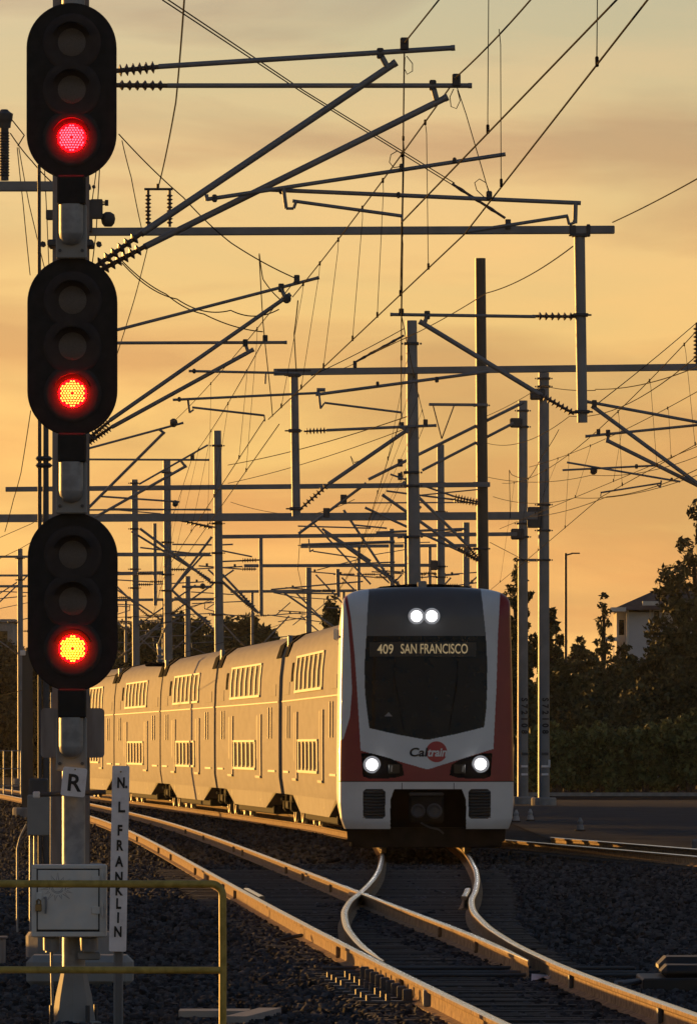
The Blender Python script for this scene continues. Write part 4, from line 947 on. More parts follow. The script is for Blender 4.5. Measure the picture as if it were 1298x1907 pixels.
# --- third structure: boom held by the tapered pole above the train
pc = pole('catenary_pole', 'tapered grey pole rising above the train roof, carrying a long boom', 766, 597, 70, .42, .29, 'steel', bands=(640, 688, 880, 905, 1000), lean=.14)
beam('boom', P(510, 694, 70, -.25), P(1340, 684, 70, -.25), .18, .18, pc)
dd_ = MB(); dd_.tube(P(548, 694, 70, -.25), P(552, 962, 70, -.25), .105, .115, n=18); dd_.build('drop_tube', 'steel', pc, smooth=True)
for px, yy in ((548, 700), (549, 803), (551, 948)):
    c = P(px, yy, 70, -.25); b = MB(); b.bbox(c, (.33, .3, .09), .02); b.tube(c + Vector((-.26, 0, 0)), c + Vector((.2, 0, 0)), .02, n=6); b.build('clamp_band', 'steel_dark', pc)
insul('stand_insulator', P(1296, 682, 70, -.25), P(1296, 602, 70, -.25), pc, .11, 9, .05)
MB().bbox(P(661, 680, 70, -.25), (.1, .2, .2), .01).build('boom_clamp', 'steel_dark', pc)
MB().bbox(P(548, 691, 70, -.25), (.9, .24, .05), .01).build('boom_clamp', 'steel_dark', pc)
insul('stay_insulator', P(664, 674, 70, -.25), P(752, 625, 70, -.1), pc, .04, 4, .03)
cant('cantilever hinged on the drop tube left of the train roof', 70, [
    ('upper', 608, 802, 812, 793, .04), ('ins', 566, 804, 612, 802, .09), ('diag', 612, 902, 760, 800, .055), ('ins', 562, 946, 614, 900, .09, 7), ('hook', 745, 793, 760, 806, .05), ('clamp', 748, 793, .12), ('clamp', 792, 788, .12),
    ('reg', 561, 1015, 735, 1009, .035), ('hook', 575, 1004, 577, 1028), ('hook', 577, 1028, 584, 1024, .02), ('steady', 583, 1027, 664, 1039), ('cable', [(660, 870), (653, 850), (660, 862), (690, 852)], .012)], dy=-.25)
cant('pair of long rising struts ending at the bracket of the paired poles', 60, [
    ('diag', 556, 994, 682, 900, .045), ('diag', 686, 893, 975, 749, .05), ('diag', 786, 876, 956, 788, .045), ('clamp', 608, 955, .2), ('clamp', 640, 930, .2), ('clamp', 745, 862, .16)])

# --- dark tall pole with its boom
pe = pole('catenary_pole', 'very tall dark round pole with a gold lit left edge', 894, 481, 60, .40, .33, 'pole_dark', bands=(755, 900, 1022), lean=.14)
beam('boom', P(12, 912, 60, -.3), P(912, 903, 60, -.3), .15, .15, pe)
beam('side_arm', P(798, 754, 60, -.3), P(908, 755, 60, -.3), .1, .09, pe)
mb = MB(); mb.tube(P(806, 756, 60, -.3), P(822, 818, 60, -.3), .02); mb.tube(P(845, 756, 60, -.3), P(822, 818, 60, -.3), .02); mb.build('vee_hanger', 'steel_dark', pe)
cant('upper fan of arms with clustered insulators on the tall dark pole', 60, [
    ('upper', 845, 925, 727, 884, .03), ('ins', 892, 936, 840, 924, .10, 8), ('upper', 845, 931, 720, 915, .03), ('ins', 892, 940, 838, 930, .10, 8), ('reg', 892, 912, 780, 923), ('clamp', 745, 888, .15), ('clamp', 758, 896, .13)], dy=-.3)
cant('lower pair of diagonals with insulators on the tall dark pole', 60, [
    ('diag', 870, 1016, 750, 898, .05), ('ins', 892, 1042, 866, 1014, .10, 7), ('diag', 850, 1020, 712, 922, .05), ('ins', 892, 1044, 848, 1018, .10, 8), ('diag', 868, 1032, 680, 946, .04), ('ins', 892, 1046, 862, 1030, .08, 5), ('hook', 768, 962, 783, 943, .05), ('clamp', 764, 966, .2)], dy=-.3)

# --- paired grey poles right of the train
pd = pole('catenary_pole', 'taller right pole of the grey pair beside the train', 1012, 694, 52, .42, .38, 'steel', bands=(705, 720, 940, 988, 1043), kind='tube')
beam('boom', P(-40, 966, 52, -.3), P(1000, 961, 52, -.3), .28, .28, pd)
MB().bbox(P(994, 964, 52, -.25), (.5, .35, .75), .04).build('bracket', 'steel_dark', pd); MB().bbox(P(1000, 735, 52, -.25), (.55, .35, .4), .05).build('bracket', 'steel_dark', pd)
pf_ = pole('catenary_pole', 'shorter left pole of the grey pair beside the train', 973, 746, 51, .40, .34, 'steel', bands=(765, 795, 975, 1000, 1043))
beam('boom', P(410, 1000, 51, -.3), P(962, 995, 51, -.3), .14, .14, pf_)
mb = MB(); mb.bbox(P(963, 995, 51, -.2), (.5, .3, .4), .05); mb.bbox(P(960, 788, 51, -.2), (.45, .3, .35), .05); mb.build('bracket', 'steel_dark', pf_)
beam('cross_tie', P(984, 1043, 51.5, .1), P(1002, 1043, 51.5, .1), .08, .1, pf_)
for pr0, px, s in ((pd, 1013, 52), (pf_, 975, 51)):
    t = MB()
    for k, ch in enumerate('S72108'): put_text(t, ch, P(px + (2 if px > 1000 else 1), 1303 + k * 12, s, -.25), 11 / s, Matrix.Rotation(math.pi / 2, 3, 'Y'), bold=.012, sx=.9)
    t.build('pole_number', 'black_paint', pr0)
    for yy, hh in ((1404, 5), (1427, 4), (1442, 4)): MB().box(P(px + 1, yy, s, -.24), (.24, .03, hh / s)).build('pole_tag', 'sign_white' if hh < 5 else 'steel_dark', pr0)
MB().bbox(P(1022, 1422, 52, -.1), (.08, .15, .28), .01).build('switch_box', 'train_white', pd)
beam('balance_arm', P(820, 590, 60, 0), P(821, 591, 60, 0), .01, .01, pd) if False else None

# --- receding poles to the left and centre
FAR = [('grey pole behind the train with arms on both sides', 405, 802, 52, .37, .28, (830, 975, 1030, 1085, 1145)), ('grey pole third from the signal, behind the train', 311, 857, 47, .36, .30, (880, 1010, 1070, 1100)),
       ('grey pole closest to the right edge of the signal heads', 251, 893, 43, .34, .28, (900, 985, 1060, 1095)), ('slim far pole left of the signal', 38, 1022, 33, .36, .30, (1040, 1080)),
       ('grey pole between the tapered pole and the tall dark pole', 820, 828, 46, .38, .30, (900, 953, 1055, 1075))]
fp = {}
for lab, px, yt, s, wb, wt, bd in FAR: fp[px] = pole('catenary_pole', lab, px, yt, s, wb, wt, 'steel', bands=bd, lean=(.12 if px < 500 and px > 100 else .05))
def drop(parent, px, y0, y1, s, r):
    MB().tube(P(px, y0, s, -.2), P(px + 1, y1, s, -.2), r, n=12).build('drop_tube', 'steel', parent, smooth=True)
beam('boom', P(455, 1054, 46, -.3), P(812, 1053, 46, -.3), .13, .13, fp[820])
MB().bbox(P(808, 1053, 46, -.3), (.3, .3, .4), .04).build('bracket', 'steel_dark', fp[820])
beam('boom', P(205, 1033, 47, -.3), P(392, 1033, 47, -.3), .13, .15, fp[311]); beam('boom', P(190, 1069, 43, -.3), P(318, 1067, 43, -.3), .13, .15, fp[251])
beam('boom', P(166, 950, 52, -.2), P(392, 949, 52, -.2), .08, .06, fp[405])
for yy, th in ((1037, .13), (1072, .12), (1092, .14)): beam('boom', P(-60, yy, 33, -.3), P(112 if yy < 1090 else 75, yy, 33, -.3), .13, th, fp[38])
drop(pf_, 486, 1000, 1147, 50, .075); drop(fp[311], 289, 975, 1128, 46, .075); drop(fp[820], 729, 985, 1094, 46, .10); drop(fp[820], 756, 1000, 1094, 46, .10); drop(fp[820], 629, 1060, 1112, 46, .08)
# arms on the far poles, in picture order
A_ = lambda lab, s, parts, dy=-.2: cant(lab, s, parts, 'cantilever arms far down the line', dy=dy)
A_('third cantilever pair member with a lumpy tip, right of the signal', 62, [('upper', 150, 840, 342, 788, .035), ('diag', 150, 962, 306, 806, .045), ('hook', 297, 800, 308, 808, .04), ('ball', 324, 788, .13), ('reg', 190, 925, 335, 935, .03), ('ball', 327, 938, .1)])
A_('third cantilever with a level tube right of the signal', 61, [('upper', 150, 856, 390, 857, .032), ('diag', 160, 974, 348, 868, .045), ('hook', 337, 858, 345, 868, .04), ('clamp', 359, 852, .12), ('reg', 205, 948, 394, 950, .025), ('steady', 218, 950, 300, 957)])
A_('short tie arm on the pole nearest the signal edge', 52, [('strut', 388, 829, 260, 902, .035), ('reg', 405, 983, 335, 970, .03), ('ins', 396, 984, 340, 971, .08, 6)])
A_('left reaching arm with crossed diagonals on the pole behind the train', 50, [('diag', 392, 1083, 262, 985, .05), ('ins', 398, 1088, 365, 1062, .10, 7), ('diag', 392, 1080, 246, 990, .04), ('upper', 395, 1015, 322, 1014, .03), ('reg', 395, 1035, 262, 1020, .03), ('diag', 320, 1100, 395, 1000, .045), ('diag', 322, 1098, 382, 1030, .035)])
A_('right reaching arm on the pole behind the train', 50, [('upper', 412, 1015, 434, 1014, .03), ('diag', 415, 1070, 482, 1142, .045), ('ins', 440, 1098, 478, 1136, .09, 7), ('diag', 412, 1080, 478, 1140, .035), ('reg', 410, 1025, 470, 1037, .03), ('reg', 412, 1046, 484, 1043, .03), ('ins', 448, 1044, 482, 1043, .09, 6)])
A_('low arms crossing left of the pole behind the train', 47, [('upper', 395, 1093, 340, 1093, .05), ('ball', 378, 1092, .12), ('reg', 395, 1115, 355, 1117, .03), ('diag', 322, 1100, 400, 1175, .05), ('ins', 372, 1148, 402, 1176, .09, 6), ('diag', 326, 1112, 392, 1160, .035), ('steady', 395, 1120, 355, 1130)])
for i, (px, s, dr, rc, dy, lab) in enumerate([(311, 47, 1, 3.0, -.3, 'ordinary cantilever right of the third pole'), (311, 46.5, -1, 2.8, .3, 'ordinary cantilever left of the third pole'), (251, 43, 1, 3.0, -.3, 'ordinary cantilever right of the pole nearest the signal edge'),
        (251, 42, -1, 2.6, .2, 'cantilever tucked behind the lowest signal head'), (289, 46, -1, 2.4, .0, 'cantilever on the hanging tube left of the third pole'), (486, 50, -1, 2.3, -.2, 'cantilever on the slim hanging tube left of centre'),
        (38, 33, -1, 3.0, 0, 'left arm of the slim far pole'), (38, 32.5, 1, 3.0, .3, 'right arm of the slim far pole'), (820, 46, -1, 2.6, -.3, 'cantilever left of the pole between the two big ones'), (820, 45.5, 1, 1.6, .3, 'short cantilever right of the pole between the two big ones'),
        (729, 45, -1, 2.4, 0, 'cantilever on the hanging tube just above the train'), (629, 44, -1, 2.2, .2, 'lowest cantilever at the upper left corner of the train front'), (756, 45, 1, 2.2, .2, 'cantilever right of the twin hanging tubes')]):
    gcant(lab, px, s, dr, rc, zt=8.5 if i % 2 else 8.9, zb=6.9 if i % 2 else 7.1, dy=dy)
A_('criss cross diagonals left of the tapered pole', 48, [('diag', 640, 950, 737, 1096, .05), ('diag', 600, 985, 690, 1045, .05), ('diag', 580, 970, 690, 1088, .035), ('upper', 555, 980, 690, 984, .03), ('diag', 605, 990, 742, 1088, .06), ('ins', 715, 1062, 745, 1090, .10, 6), ('reg', 505, 1098, 676, 1083, .03), ('reg', 510, 1104, 630, 1106, .03)])
A_('long diagonals dipping behind the train roof', 46, [('diag', 530, 1105, 640, 1180, .04), ('upper', 498, 1145, 596, 1158, .02), ('steady', 518, 1158, 580, 1148), ('strut', 541, 1122, 514, 1146, .02), ('reg', 510, 1104, 578, 1118, .02), ('upper', 590, 1062, 675, 1040, .02)])
A_('thin level arms over the train between the poles', 47, [('upper', 640, 937, 880, 936, .03), ('upper', 615, 1052, 735, 1047, .03), ('reg', 700, 992, 868, 985, .05), ('upper', 555, 1016, 800, 1010, .02), ('reg', 740, 1002, 860, 988, .03), ('steady', 698, 1033, 790, 1018), ('upper', 660, 978, 720, 984, .035)])
A_('far arms left of the signal', 32, [('diag', -30, 1150, 60, 1065, .04), ('diag', -30, 1125, 40, 1080, .035), ('upper', -30, 1100, 60, 1104, .03), ('upper', -30, 1118, 50, 1110, .03), ('upper', -30, 1140, 55, 1122, .02), ('reg', 10, 1160, 62, 1150, .03)])
for k, (x0, x1, yb, s, ph, tubes) in enumerate([(430, 700, 1102, 37, 575, (470, 640)), (560, 905, 1018, 43, 868, (668, 800)), (180, 400, 1118, 35, 350, (235, 305))]):
    pq = pole('catenary_pole', ['slim distant pole left of the train front', 'slim distant pole by the tall dark pole', 'slim distant pole among the left group'][k], ph, yb - 45, s, .34, .28, 'steel', bands=(yb,))
    beam('boom', P(x0, yb, s, -.3), P(x1, yb - 2, s, -.3), .13, .14, pq)
    for m, tx in enumerate(tubes):
        MB().tube(P(tx, yb, s, -.2), P(tx, yb + 3.3 * s, s, -.2), .075, n=10).build('drop_tube', 'steel', pq)
        for dr in (-1, 1):
            gcant(['left', 'right'][dr > 0] + ' arm on the ' + ['first', 'second'][m] + ' hanging tube of the ' + ['distant boom left of the train', 'distant boom behind the tall dark pole', 'distant boom at the left'][k], tx, s, dr, 2.2 + .3 * m, zt=EYE + (YH - yb) / s - 1.2, zb=EYE + (YH - yb) / s - 2.9, zr_=EYE + (YH - yb) / s - 2.3, dy=.2 * m)
gcant('farthest cantilever just right of the lowest signal head', 232, 36, 1, 3.2); gcant('arm of a distant pole behind the lowest signal head', 215, 38, 1, 2.6, zt=8.0, zb=6.2)
# --- short lit post and other uprights at the far left
lp_ = pole('line_post', 'short dark post with a lit cap left of the signal', 52, 1212, 62, .33, .30, 'pole_dark', kind='h')
MB().bbox(P(44, 1216, 62, -.2), (.16, .2, .16), .02).build('cap_box', 'train_white', lp_)

# ------------------------------------------------------------------ wires
def sagged(a, b, sag, n=14):
    return [a.lerp(b, i / n) - Vector((0, 0, sag * 4 * (i / n) * (1 - i / n))) for i in range(n + 1)]
def span(label, m0, m1, c0, c1, drops=(), sag=0.0, r=.0085, csag=0.0):
    """messenger wire, contact wire and droppers between two supports; ends as (px, py, s)"""
    a, b, c, d = P(*m0), P(*m1), P(*c0), P(*c1)
    t = thing('catenary_span', label, 'overhead wire', (c.x, c.y, c.z), 'overhead wire spans')
    MB().poly(sagged(a, b, sag), r, n=5).build('messenger_wire', 'wire', t)
    MB().poly(sagged(c, d, csag), r * .95, n=5).build('contact_wire', 'wire', t)
    for f in drops:
        p = a.lerp(b, f) - Vector((0, 0, sag * 4 * f * (1 - f))); q = c.lerp(d, f) - Vector((0, 0, csag * 4 * f * (1 - f)))
        mb = MB(); mb.poly([p, p.lerp(q, .08) + Vector((.012, 0, 0)), p.lerp(q, .9), q], .0055, n=4); mb.tube(p - Vector((0, .03, .03)), p + Vector((0, .03, .02)), .014, n=6); mb.tube(q - Vector((0, .03, .01)), q + Vector((0, .03, .05)), .013, n=6); mb.build('dropper', 'wire', t)
    return t
def wire(label, pts, r=.008, sag=0.0, name='overhead_wire', group='feeder and stay wires'):
    v = [P(*p) for p in pts]; path = []
    for i in range(len(v) - 1): path += sagged(v[i], v[i + 1], sag)[(1 if i else 0):]
    c = v[0]; t = MB().poly(path, r, n=5); o = obj(name, t.mesh(name, 'wire', c)); o.location = c
    return tag(o, label, 'overhead wire', group)
n1 = span('nearest wire pair running overhead to the top, left of the two', (753, 80, 187), (905, -110, 216), (748, 414, 187), (1320, -179, 300), (), r=.0085)
n2 = span('nearest wire pair running overhead to the top right corner', (850, 143, 187), (1180, -250, 236), (868, 432, 187), (1351, -187, 308), (), sag=.1, r=.0085)
for par, a, b in ((n1, (907, -70, 218.6), (908, 246, 218.6)), (n2, (929, 54, 204), (933, 346, 204)), (n2, (1109, -70, 248), (1111, 121, 248))):
    p, q = P(*a), P(*b); mb = MB(); mb.poly([p, p.lerp(q, .1) + Vector((.012, 0, 0)), p.lerp(q, .9), q], .0055, n=4); mb.tube(q - Vector((0, .03, .01)), q + Vector((0, .03, .06)), .014, n=6); mb.build('dropper', 'wire', par)
span('wire pair seen end on as an upright line in the middle', (753, 84, 187), (747, 584, 118), (748, 416, 187), (747, 776, 118), (.25, .6))
span('wire pair with many droppers slanting to the middle cantilevers', (850, 145, 187), (545, 553, 118), (868, 433, 187), (500, 781, 118), (.13, .24, .34, .46, .62, .76, .9), sag=.05)
span('wire pair from the middle cantilevers to the third one', (494, 628, 118), (359, 850, 61), (492, 782, 118), (310, 1062, 61), (.15, .35, .6, .85), sag=.12)
span('second wire pair from the middle cantilevers to the third one', (553, 518, 118), (324, 785, 62), (520, 790, 118), (330, 1060, 62), (.2, .55), sag=.12)
span('wire pair from the tall drop tube to the hanging tube by the train', (747, 584, 118), (792, 786, 70), (747, 776, 118), (664, 1045, 70), (.2, .4, .6, .8), sag=.1)
span('far wire pair beyond the hanging tube', (792, 786, 70), (700, 1000, 46), (664, 1045, 70), (600, 1150, 46), (.3, .6, .8), sag=.1)
span('far wire pair running past the pole behind the train', (359, 850, 61), (300, 1020, 43), (310, 1062, 61), (280, 1168, 43), (.25, .5, .75), sag=.1)
span('wire pair dropping in from the right edge', (1320, 590, 110), (1114, 800, 94), (1345, 800, 110), (1118, 926, 94), (.2, .5, .8), sag=.05)
span('right wire pair running on toward the paired poles', (1114, 800, 94), (935, 900, 52), (1118, 926, 94), (905, 1105, 52), (.2, .4, .6, .8), sag=.3, csag=.02)
span('second right wire pair with hanging droppers', (1300, 728, 98), (985, 870, 60), (1320, 822, 98), (930, 985, 60), (.12, .34, .52, .75), sag=.15)
for lab, pts, r, sg_ in [
    ('left strand of the twin feeder crossing the top', [(303, 0, 168), (560, 170, 140), (840, 343, 118)], .0085, 0), ('right strand of the twin feeder crossing the top', [(311, -2, 168), (566, 169, 140), (846, 341, 118)], .0085, 0),
    ('feeder dropping from the top edge to the upright insulators', [(345, -20, 190), (328, 190, 152), (296, 346, 118)], .010, .06), ('feeder leaving the boom end up to the right edge', [(1140, 414, 118), (1320, 320, 150)], .010, .02),
    ('long feeder sloping from the drop tube down behind the dark pole', [(1066, 459, 118), (905, 546, 92), (690, 656, 70), (620, 690, 62)], .011, .1), ('stay wire from the right edge to the drop tube foot', [(1300, 598, 80), (1105, 757, 94)], .010, .03),
    ('stay wire from the top head toward the middle cantilever tip', [(222, 250, 125), (342, 368, 122), (430, 452, 119), (550, 518, 118)], .010, .03), ('slack wire dropping from the top head to the boom', [(228, 262, 124), (245, 330, 121), (264, 424, 118)], .008, .02),
    ('upper slack jumper below the boom', [(228, 490, 118), (330, 557, 118), (430, 578, 118), (520, 576, 118)], .010, .10), ('lower slack jumper below the boom', [(228, 486, 118), (310, 548, 118), (380, 585, 118), (490, 618, 118)], .010, .05),
    ('steep wire from the boom down past the head', [(277, 455, 118), (250, 560, 112), (205, 700, 105)], .008, .02), ('looped jumper hanging from the cantilever tip', [(483, 472, 118), (490, 520, 118), (525, 560, 118)], .009, .03),
    ('hanging jumper left of the hanging tube', [(483, 475, 117), (490, 600, 112), (505, 740, 105), (508, 775, 104)], .009, .02), ('second hanging jumper beside the hanging tube', [(555, 560, 117), (548, 620, 114), (552, 690, 108)], .010, .04),
    ('thin far wire rising across the middle, upper', [(425, 866, 60), (757, 776, 84)], .012, .1), ('thin far wire rising across the middle, lower', [(425, 900, 60), (748, 801, 80)], .010, .1),
    ('thin wire from the boom to the pole top', [(580, 700, 75), (752, 612, 72)], .012, .03), ('thin wire from the tapered pole top upward right', [(690, 660, 70), (770, 622, 72)], .012, 0),
    ('wire crossing right to the ball weight', [(905, 775, 60), (1010, 718, 64), (1108, 727, 94)], .010, .05), ('long wire from the right edge to the ball weight', [(1108, 725, 94), (1300, 682, 120)], .009, .1),
    ('thin wire under the boom at the right', [(905, 825, 60), (1060, 775, 80), (1300, 660, 120)], .009, .3), ('thin wire running to the bracket of the paired poles', [(1310, 868, 110), (1130, 925, 84), (985, 962, 56)], .009, .1),
    ('thin level wire behind the paired poles', [(905, 888, 55), (1100, 885, 60), (1310, 845, 70)], .010, .2), ('thin low wire behind the paired poles', [(918, 925, 55), (1070, 927, 60), (1310, 880, 80)], .010, .2),
    ('jumper looping on the paired poles', [(1040, 800, 60), (1008, 850, 56), (985, 890, 54), (955, 885, 53), (948, 875, 53), (950, 965, 53)], .012, .05), ('guy wire from the dark pole to the paired poles', [(912, 1010, 60), (985, 1048, 52)], .010, 0),
    ('thin wire from the arrester cap past the head', [(22, 222, 118), (46, 252, 118), (34, 272, 118)], .010, 0), ('left wire of the pair hanging under the arrester beam', [(33, 275, 118), (44, 380, 116), (57, 512, 112)], .008, .02),
    ('right wire of the pair hanging under the arrester beam', [(36, 275, 118), (55, 380, 116), (84, 500, 112)], .008, .01), ('slanting wire over the arrester beam', [(20, 248, 118), (60, 300, 118), (104, 345, 118)], .010, .02),
    ('fine wire beside the left edge of the heads', [(84, 318, 118), (88, 400, 116), (92, 496, 112)], .008, 0), ('left fine wire right of the first mount', [(180, 318, 118), (170, 390, 118), (158, 445, 118)], .008, 0), ('right fine wire right of the first mount', [(186, 316, 118), (180, 430, 117), (173, 488, 116)], .009, 0),
    ('slack wire at the left edge beside the middle head', [(58, 765, 90), (40, 880, 82), (26, 930, 80), (10, 990, 78)], .010, .02), ('thin wire slanting at the left edge', [(-20, 1010, 60), (60, 975, 64), (90, 955, 66)], .010, 0), ('lower thin wire slanting at the left edge', [(-20, 1050, 50), (38, 1022, 52), (66, 1006, 54)], .012, 0),
    ('stay wire over the train roof at the left', [(-20, 1300, 60), (60, 1280, 62), (230, 1255, 66)], .010, .02), ('stay wire rising over the train roof', [(170, 1150, 70), (330, 1140, 62), (405, 1110, 52)], .010, .05), ('stay wire above the rear cars', [(320, 1220, 56), (420, 1195, 52), (530, 1160, 46)], .010, .02),
    ('far thin wire above the train between poles', [(430, 935, 45), (560, 960, 50), (660, 930, 58)], .012, .1), ('guy line down from the top of the hanging tube', [(560, 985, 60), (555, 1060, 52), (568, 1120, 46)], .010, 0)]:
    wire(lab, pts, r, sg_)

# ------------------------------------------------------------------ vegetation
def leaves(mb_v, mb_f, centres, radii, n, size, r):
    k = len(centres); w = np.array([q ** 2 for q in radii]); w = w / w.sum()
    ci = r.choice(k, n, p=w); c = np.array(centres)[ci]; rad = np.array(radii)[ci]
    d = r.normal(size=(n, 3)); d /= np.linalg.norm(d, axis=1)[:, None]
    p = c + d * (rad * (r.random(n) ** .45))[:, None] * np.array([1, 1, .85])
    a = r.normal(size=(n, 3)); a /= np.linalg.norm(a, axis=1)[:, None]; b = np.cross(a, r.normal(size=(n, 3))); b /= np.linalg.norm(b, axis=1)[:, None] + 1e-9
    s = (size * (.5 + r.random(n)))[:, None]
    return np.stack([p - a * s, p + b * s * .45, p + a * s, p - b * s * .45], 1)
def foliage(name, quads, m, parent, off):
    n = len(quads); v = (quads - np.array(off)).reshape(-1, 3); me = bpy.data.meshes.new(name); me.vertices.add(n * 4); me.vertices.foreach_set('co', v.ravel())
    me.loops.add(n * 4); me.loops.foreach_set('vertex_index', np.arange(n * 4, dtype=np.int32)); me.polygons.add(n); me.polygons.foreach_set('loop_start', np.arange(0, n * 4, 4, dtype=np.int32))
    me.update(calc_edges=True); me.materials.append(MATS[m]); return obj(name, me, parent)
def tree(label, px, ytop, s, wpx, seed, m='leaf_dark', n=6000, size=.16, kind='round', ybot=None, name='tree', group=None, dens=1.0, base_z=-.22):
    """tree whose top is at (px, ytop) and crown wpx photo pixels wide"""
    r = np.random.default_rng(seed); top = P(px, ytop, s); H = top.z - base_z; Wd = wpx / s / 2
    t = thing(name, label, 'tree', (top.x, top.y, base_z), group)
    mb = MB(); lean = r.uniform(-.2, .2); tips = []
    th = H * (.9 if kind == 'cone' else .62); rb = max(.10, H * .018)
    mb.poly([(top.x, top.y, base_z), (top.x + lean * .3, top.y, base_z + th * .4), (top.x + lean, top.y, base_z + th)], [rb, rb * .7, rb * .22], n=8)
    cs, rs = [], []; nb = 26 if kind == 'round' else 34
    zlo = base_z + H * (.28 if kind == 'round' else .12) if ybot is None else P(px, ybot, s).z
    for k in range(nb):
        f = (k + .5) / nb; z = zlo + (base_z + H * .93 - zlo) * f
        if kind == 'cone': rr = Wd * (1 - f) ** .8 * r.uniform(.55, 1.05) + .12
        elif kind == 'broad': rr = Wd * math.sqrt(max(.05, 1 - (2 * f - 1) ** 2 * .9)) * r.uniform(.3, 1.0)
        else: rr = Wd * math.sin(math.pi * min(1, (.12 + f * .88)) ** .8) ** .7 * r.uniform(.35, 1.0)
        a = k * 2.4 + r.uniform(-.4, .4); c = (top.x + lean * f + rr * .75 * math.cos(a), top.y + rr * .75 * math.sin(a), z)
        mb.poly([(top.x + lean * f, top.y, base_z + (z - base_z) * .72), ((top.x + c[0]) / 2, (top.y + c[1]) / 2, z - rr * .15), c], [rb * .35, rb * .2, rb * .08], n=5)
        cs.append(c); rs.append(max(.35, rr * .55) if kind == 'round' else max(.5, Wd * .34) if kind == 'broad' else max(.25, rr * .52))
    for k in range(nb * 2):                                       # ragged outer sprays
        i = r.integers(0, nb); c = np.array(cs[i]); d = r.normal(size=3); d /= np.linalg.norm(d); cs.append(tuple(c + d * rs[i] * 1.0)); rs.append(rs[i] * r.uniform(.25, .5))
    cs.append((top.x + lean, top.y, base_z + H * .97)); rs.append(max(.25, Wd * .12))
    mb.build('trunk', 'bark', t, smooth=True); foliage('crown', leaves(None, None, cs, rs, int(n * dens), size, r), m, t, t.location)
    return t
T = 'trees right of the train'
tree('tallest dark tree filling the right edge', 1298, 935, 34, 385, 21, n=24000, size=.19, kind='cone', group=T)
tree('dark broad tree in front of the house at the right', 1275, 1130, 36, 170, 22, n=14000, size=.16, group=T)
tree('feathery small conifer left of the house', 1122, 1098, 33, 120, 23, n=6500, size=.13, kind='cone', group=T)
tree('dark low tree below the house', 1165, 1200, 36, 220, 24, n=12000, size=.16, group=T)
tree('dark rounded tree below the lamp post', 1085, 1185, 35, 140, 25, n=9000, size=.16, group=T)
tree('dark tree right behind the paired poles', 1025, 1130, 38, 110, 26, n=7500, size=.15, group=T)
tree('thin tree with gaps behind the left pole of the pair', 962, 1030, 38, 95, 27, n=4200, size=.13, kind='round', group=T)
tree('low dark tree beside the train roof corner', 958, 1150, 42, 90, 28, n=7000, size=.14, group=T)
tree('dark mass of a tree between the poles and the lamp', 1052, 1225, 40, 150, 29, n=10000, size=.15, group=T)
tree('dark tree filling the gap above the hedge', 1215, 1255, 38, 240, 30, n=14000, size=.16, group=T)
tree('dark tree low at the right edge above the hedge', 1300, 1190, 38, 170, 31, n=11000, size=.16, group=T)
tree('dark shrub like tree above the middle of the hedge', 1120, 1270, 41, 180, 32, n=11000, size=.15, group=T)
T2 = 'trees behind the train at the left'
for i, (px, yt, w, n, lab) in enumerate([(455, 1155, 120, 7000, 'broad dark tree top left of the train front'), (505, 1178, 80, 4500, 'smaller tree top next to the train roof'), (345, 1148, 130, 7000, 'dark tree top behind the rear cars'), (400, 1185, 90, 4500, 'low tree top between two poles'),
        (285, 1160, 110, 6000, 'dark tree behind the pole nearest the signal edge'), (225, 1170, 120, 6000, 'dark tree half hidden by the lowest head'), (560, 1195, 60, 1800, 'wispy bare tree top by the train front'), (20, 1215, 150, 8000, 'brown tree at the left edge'), (75, 1240, 110, 6000, 'brown tree behind the short post'), (-20, 1190, 120, 6000, 'brown tree cut by the left edge'), (130, 1200, 140, 5000, 'brown tree behind the signal mast')]):
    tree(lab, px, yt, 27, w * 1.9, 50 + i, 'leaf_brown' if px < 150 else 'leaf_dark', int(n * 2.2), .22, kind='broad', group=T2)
tree('small leafy shrub behind the upper left train corner', 622, 1105, 40, 34, 71, n=1500, size=.12, group=T2, ybot=1185)
# hedge along the road: one clipped row of bushes
hs_ = 44.0
for i in range(13):
    px = 985 + i * 27; hb = P(px, 1475, hs_, .45 * math.sin(i * 2.1)); r = np.random.default_rng(90 + i); hgt = (1475 - (1345 - 38 * max(0, (i - 8) / 4) - 10 * math.sin(i * 1.9))) / hs_
    lab = ['bush', 'leafy bush', 'dense bush', 'rounded bush', 'olive bush', 'dark bush', 'glossy bush', 'ragged bush', 'full bush', 'tall bush', 'taller bush', 'large bush', 'largest bush'][i] + ' in the hedge, ' + ['at the left end behind the pole pair', 'second from the left end', 'third from the left end', 'below the lamp post', 'fifth from the left', 'sixth from the left', 'in the middle', 'sixth from the right', 'fifth from the right', 'fourth from the right', 'third from the right', 'second from the right', 'at the right edge'][i]
    t = thing('hedge_bush', lab, 'bush', (hb.x, hb.y, -.2), 'bushes of the roadside hedge'); cs, rs = [], []; mb = MB()
    for k in range(22):
        z = -.2 + hgt * (.14 + .78 * (k + .5) / 22); a = k * 2.4; rr = .5 * r.uniform(.3, 1); c = (hb.x + rr * math.cos(a), hb.y + rr * math.sin(a) * .8, z); cs.append(c); rs.append(r.uniform(.22, .42))
        if k % 3 == 0: mb.poly([(hb.x + r.uniform(-.15, .15), hb.y, -.2), ((hb.x + c[0]) / 2, hb.y, z * .6), c], [.035, .025, .01], n=5)
    mb.build('stem', 'bark', t); foliage('foliage', leaves(None, None, cs, rs, 2600, .115, r), 'leaf_hedge', t, t.location)
kb = MB(); a, b = P(975, 1476, hs_, -.9), P(1340, 1482, hs_, -.9); kb.box(((a.x + b.x) / 2, a.y, -.13), (b.x - a.x, .2, .16)); tag(kb.build('kerb', 'concrete'), kind='structure')

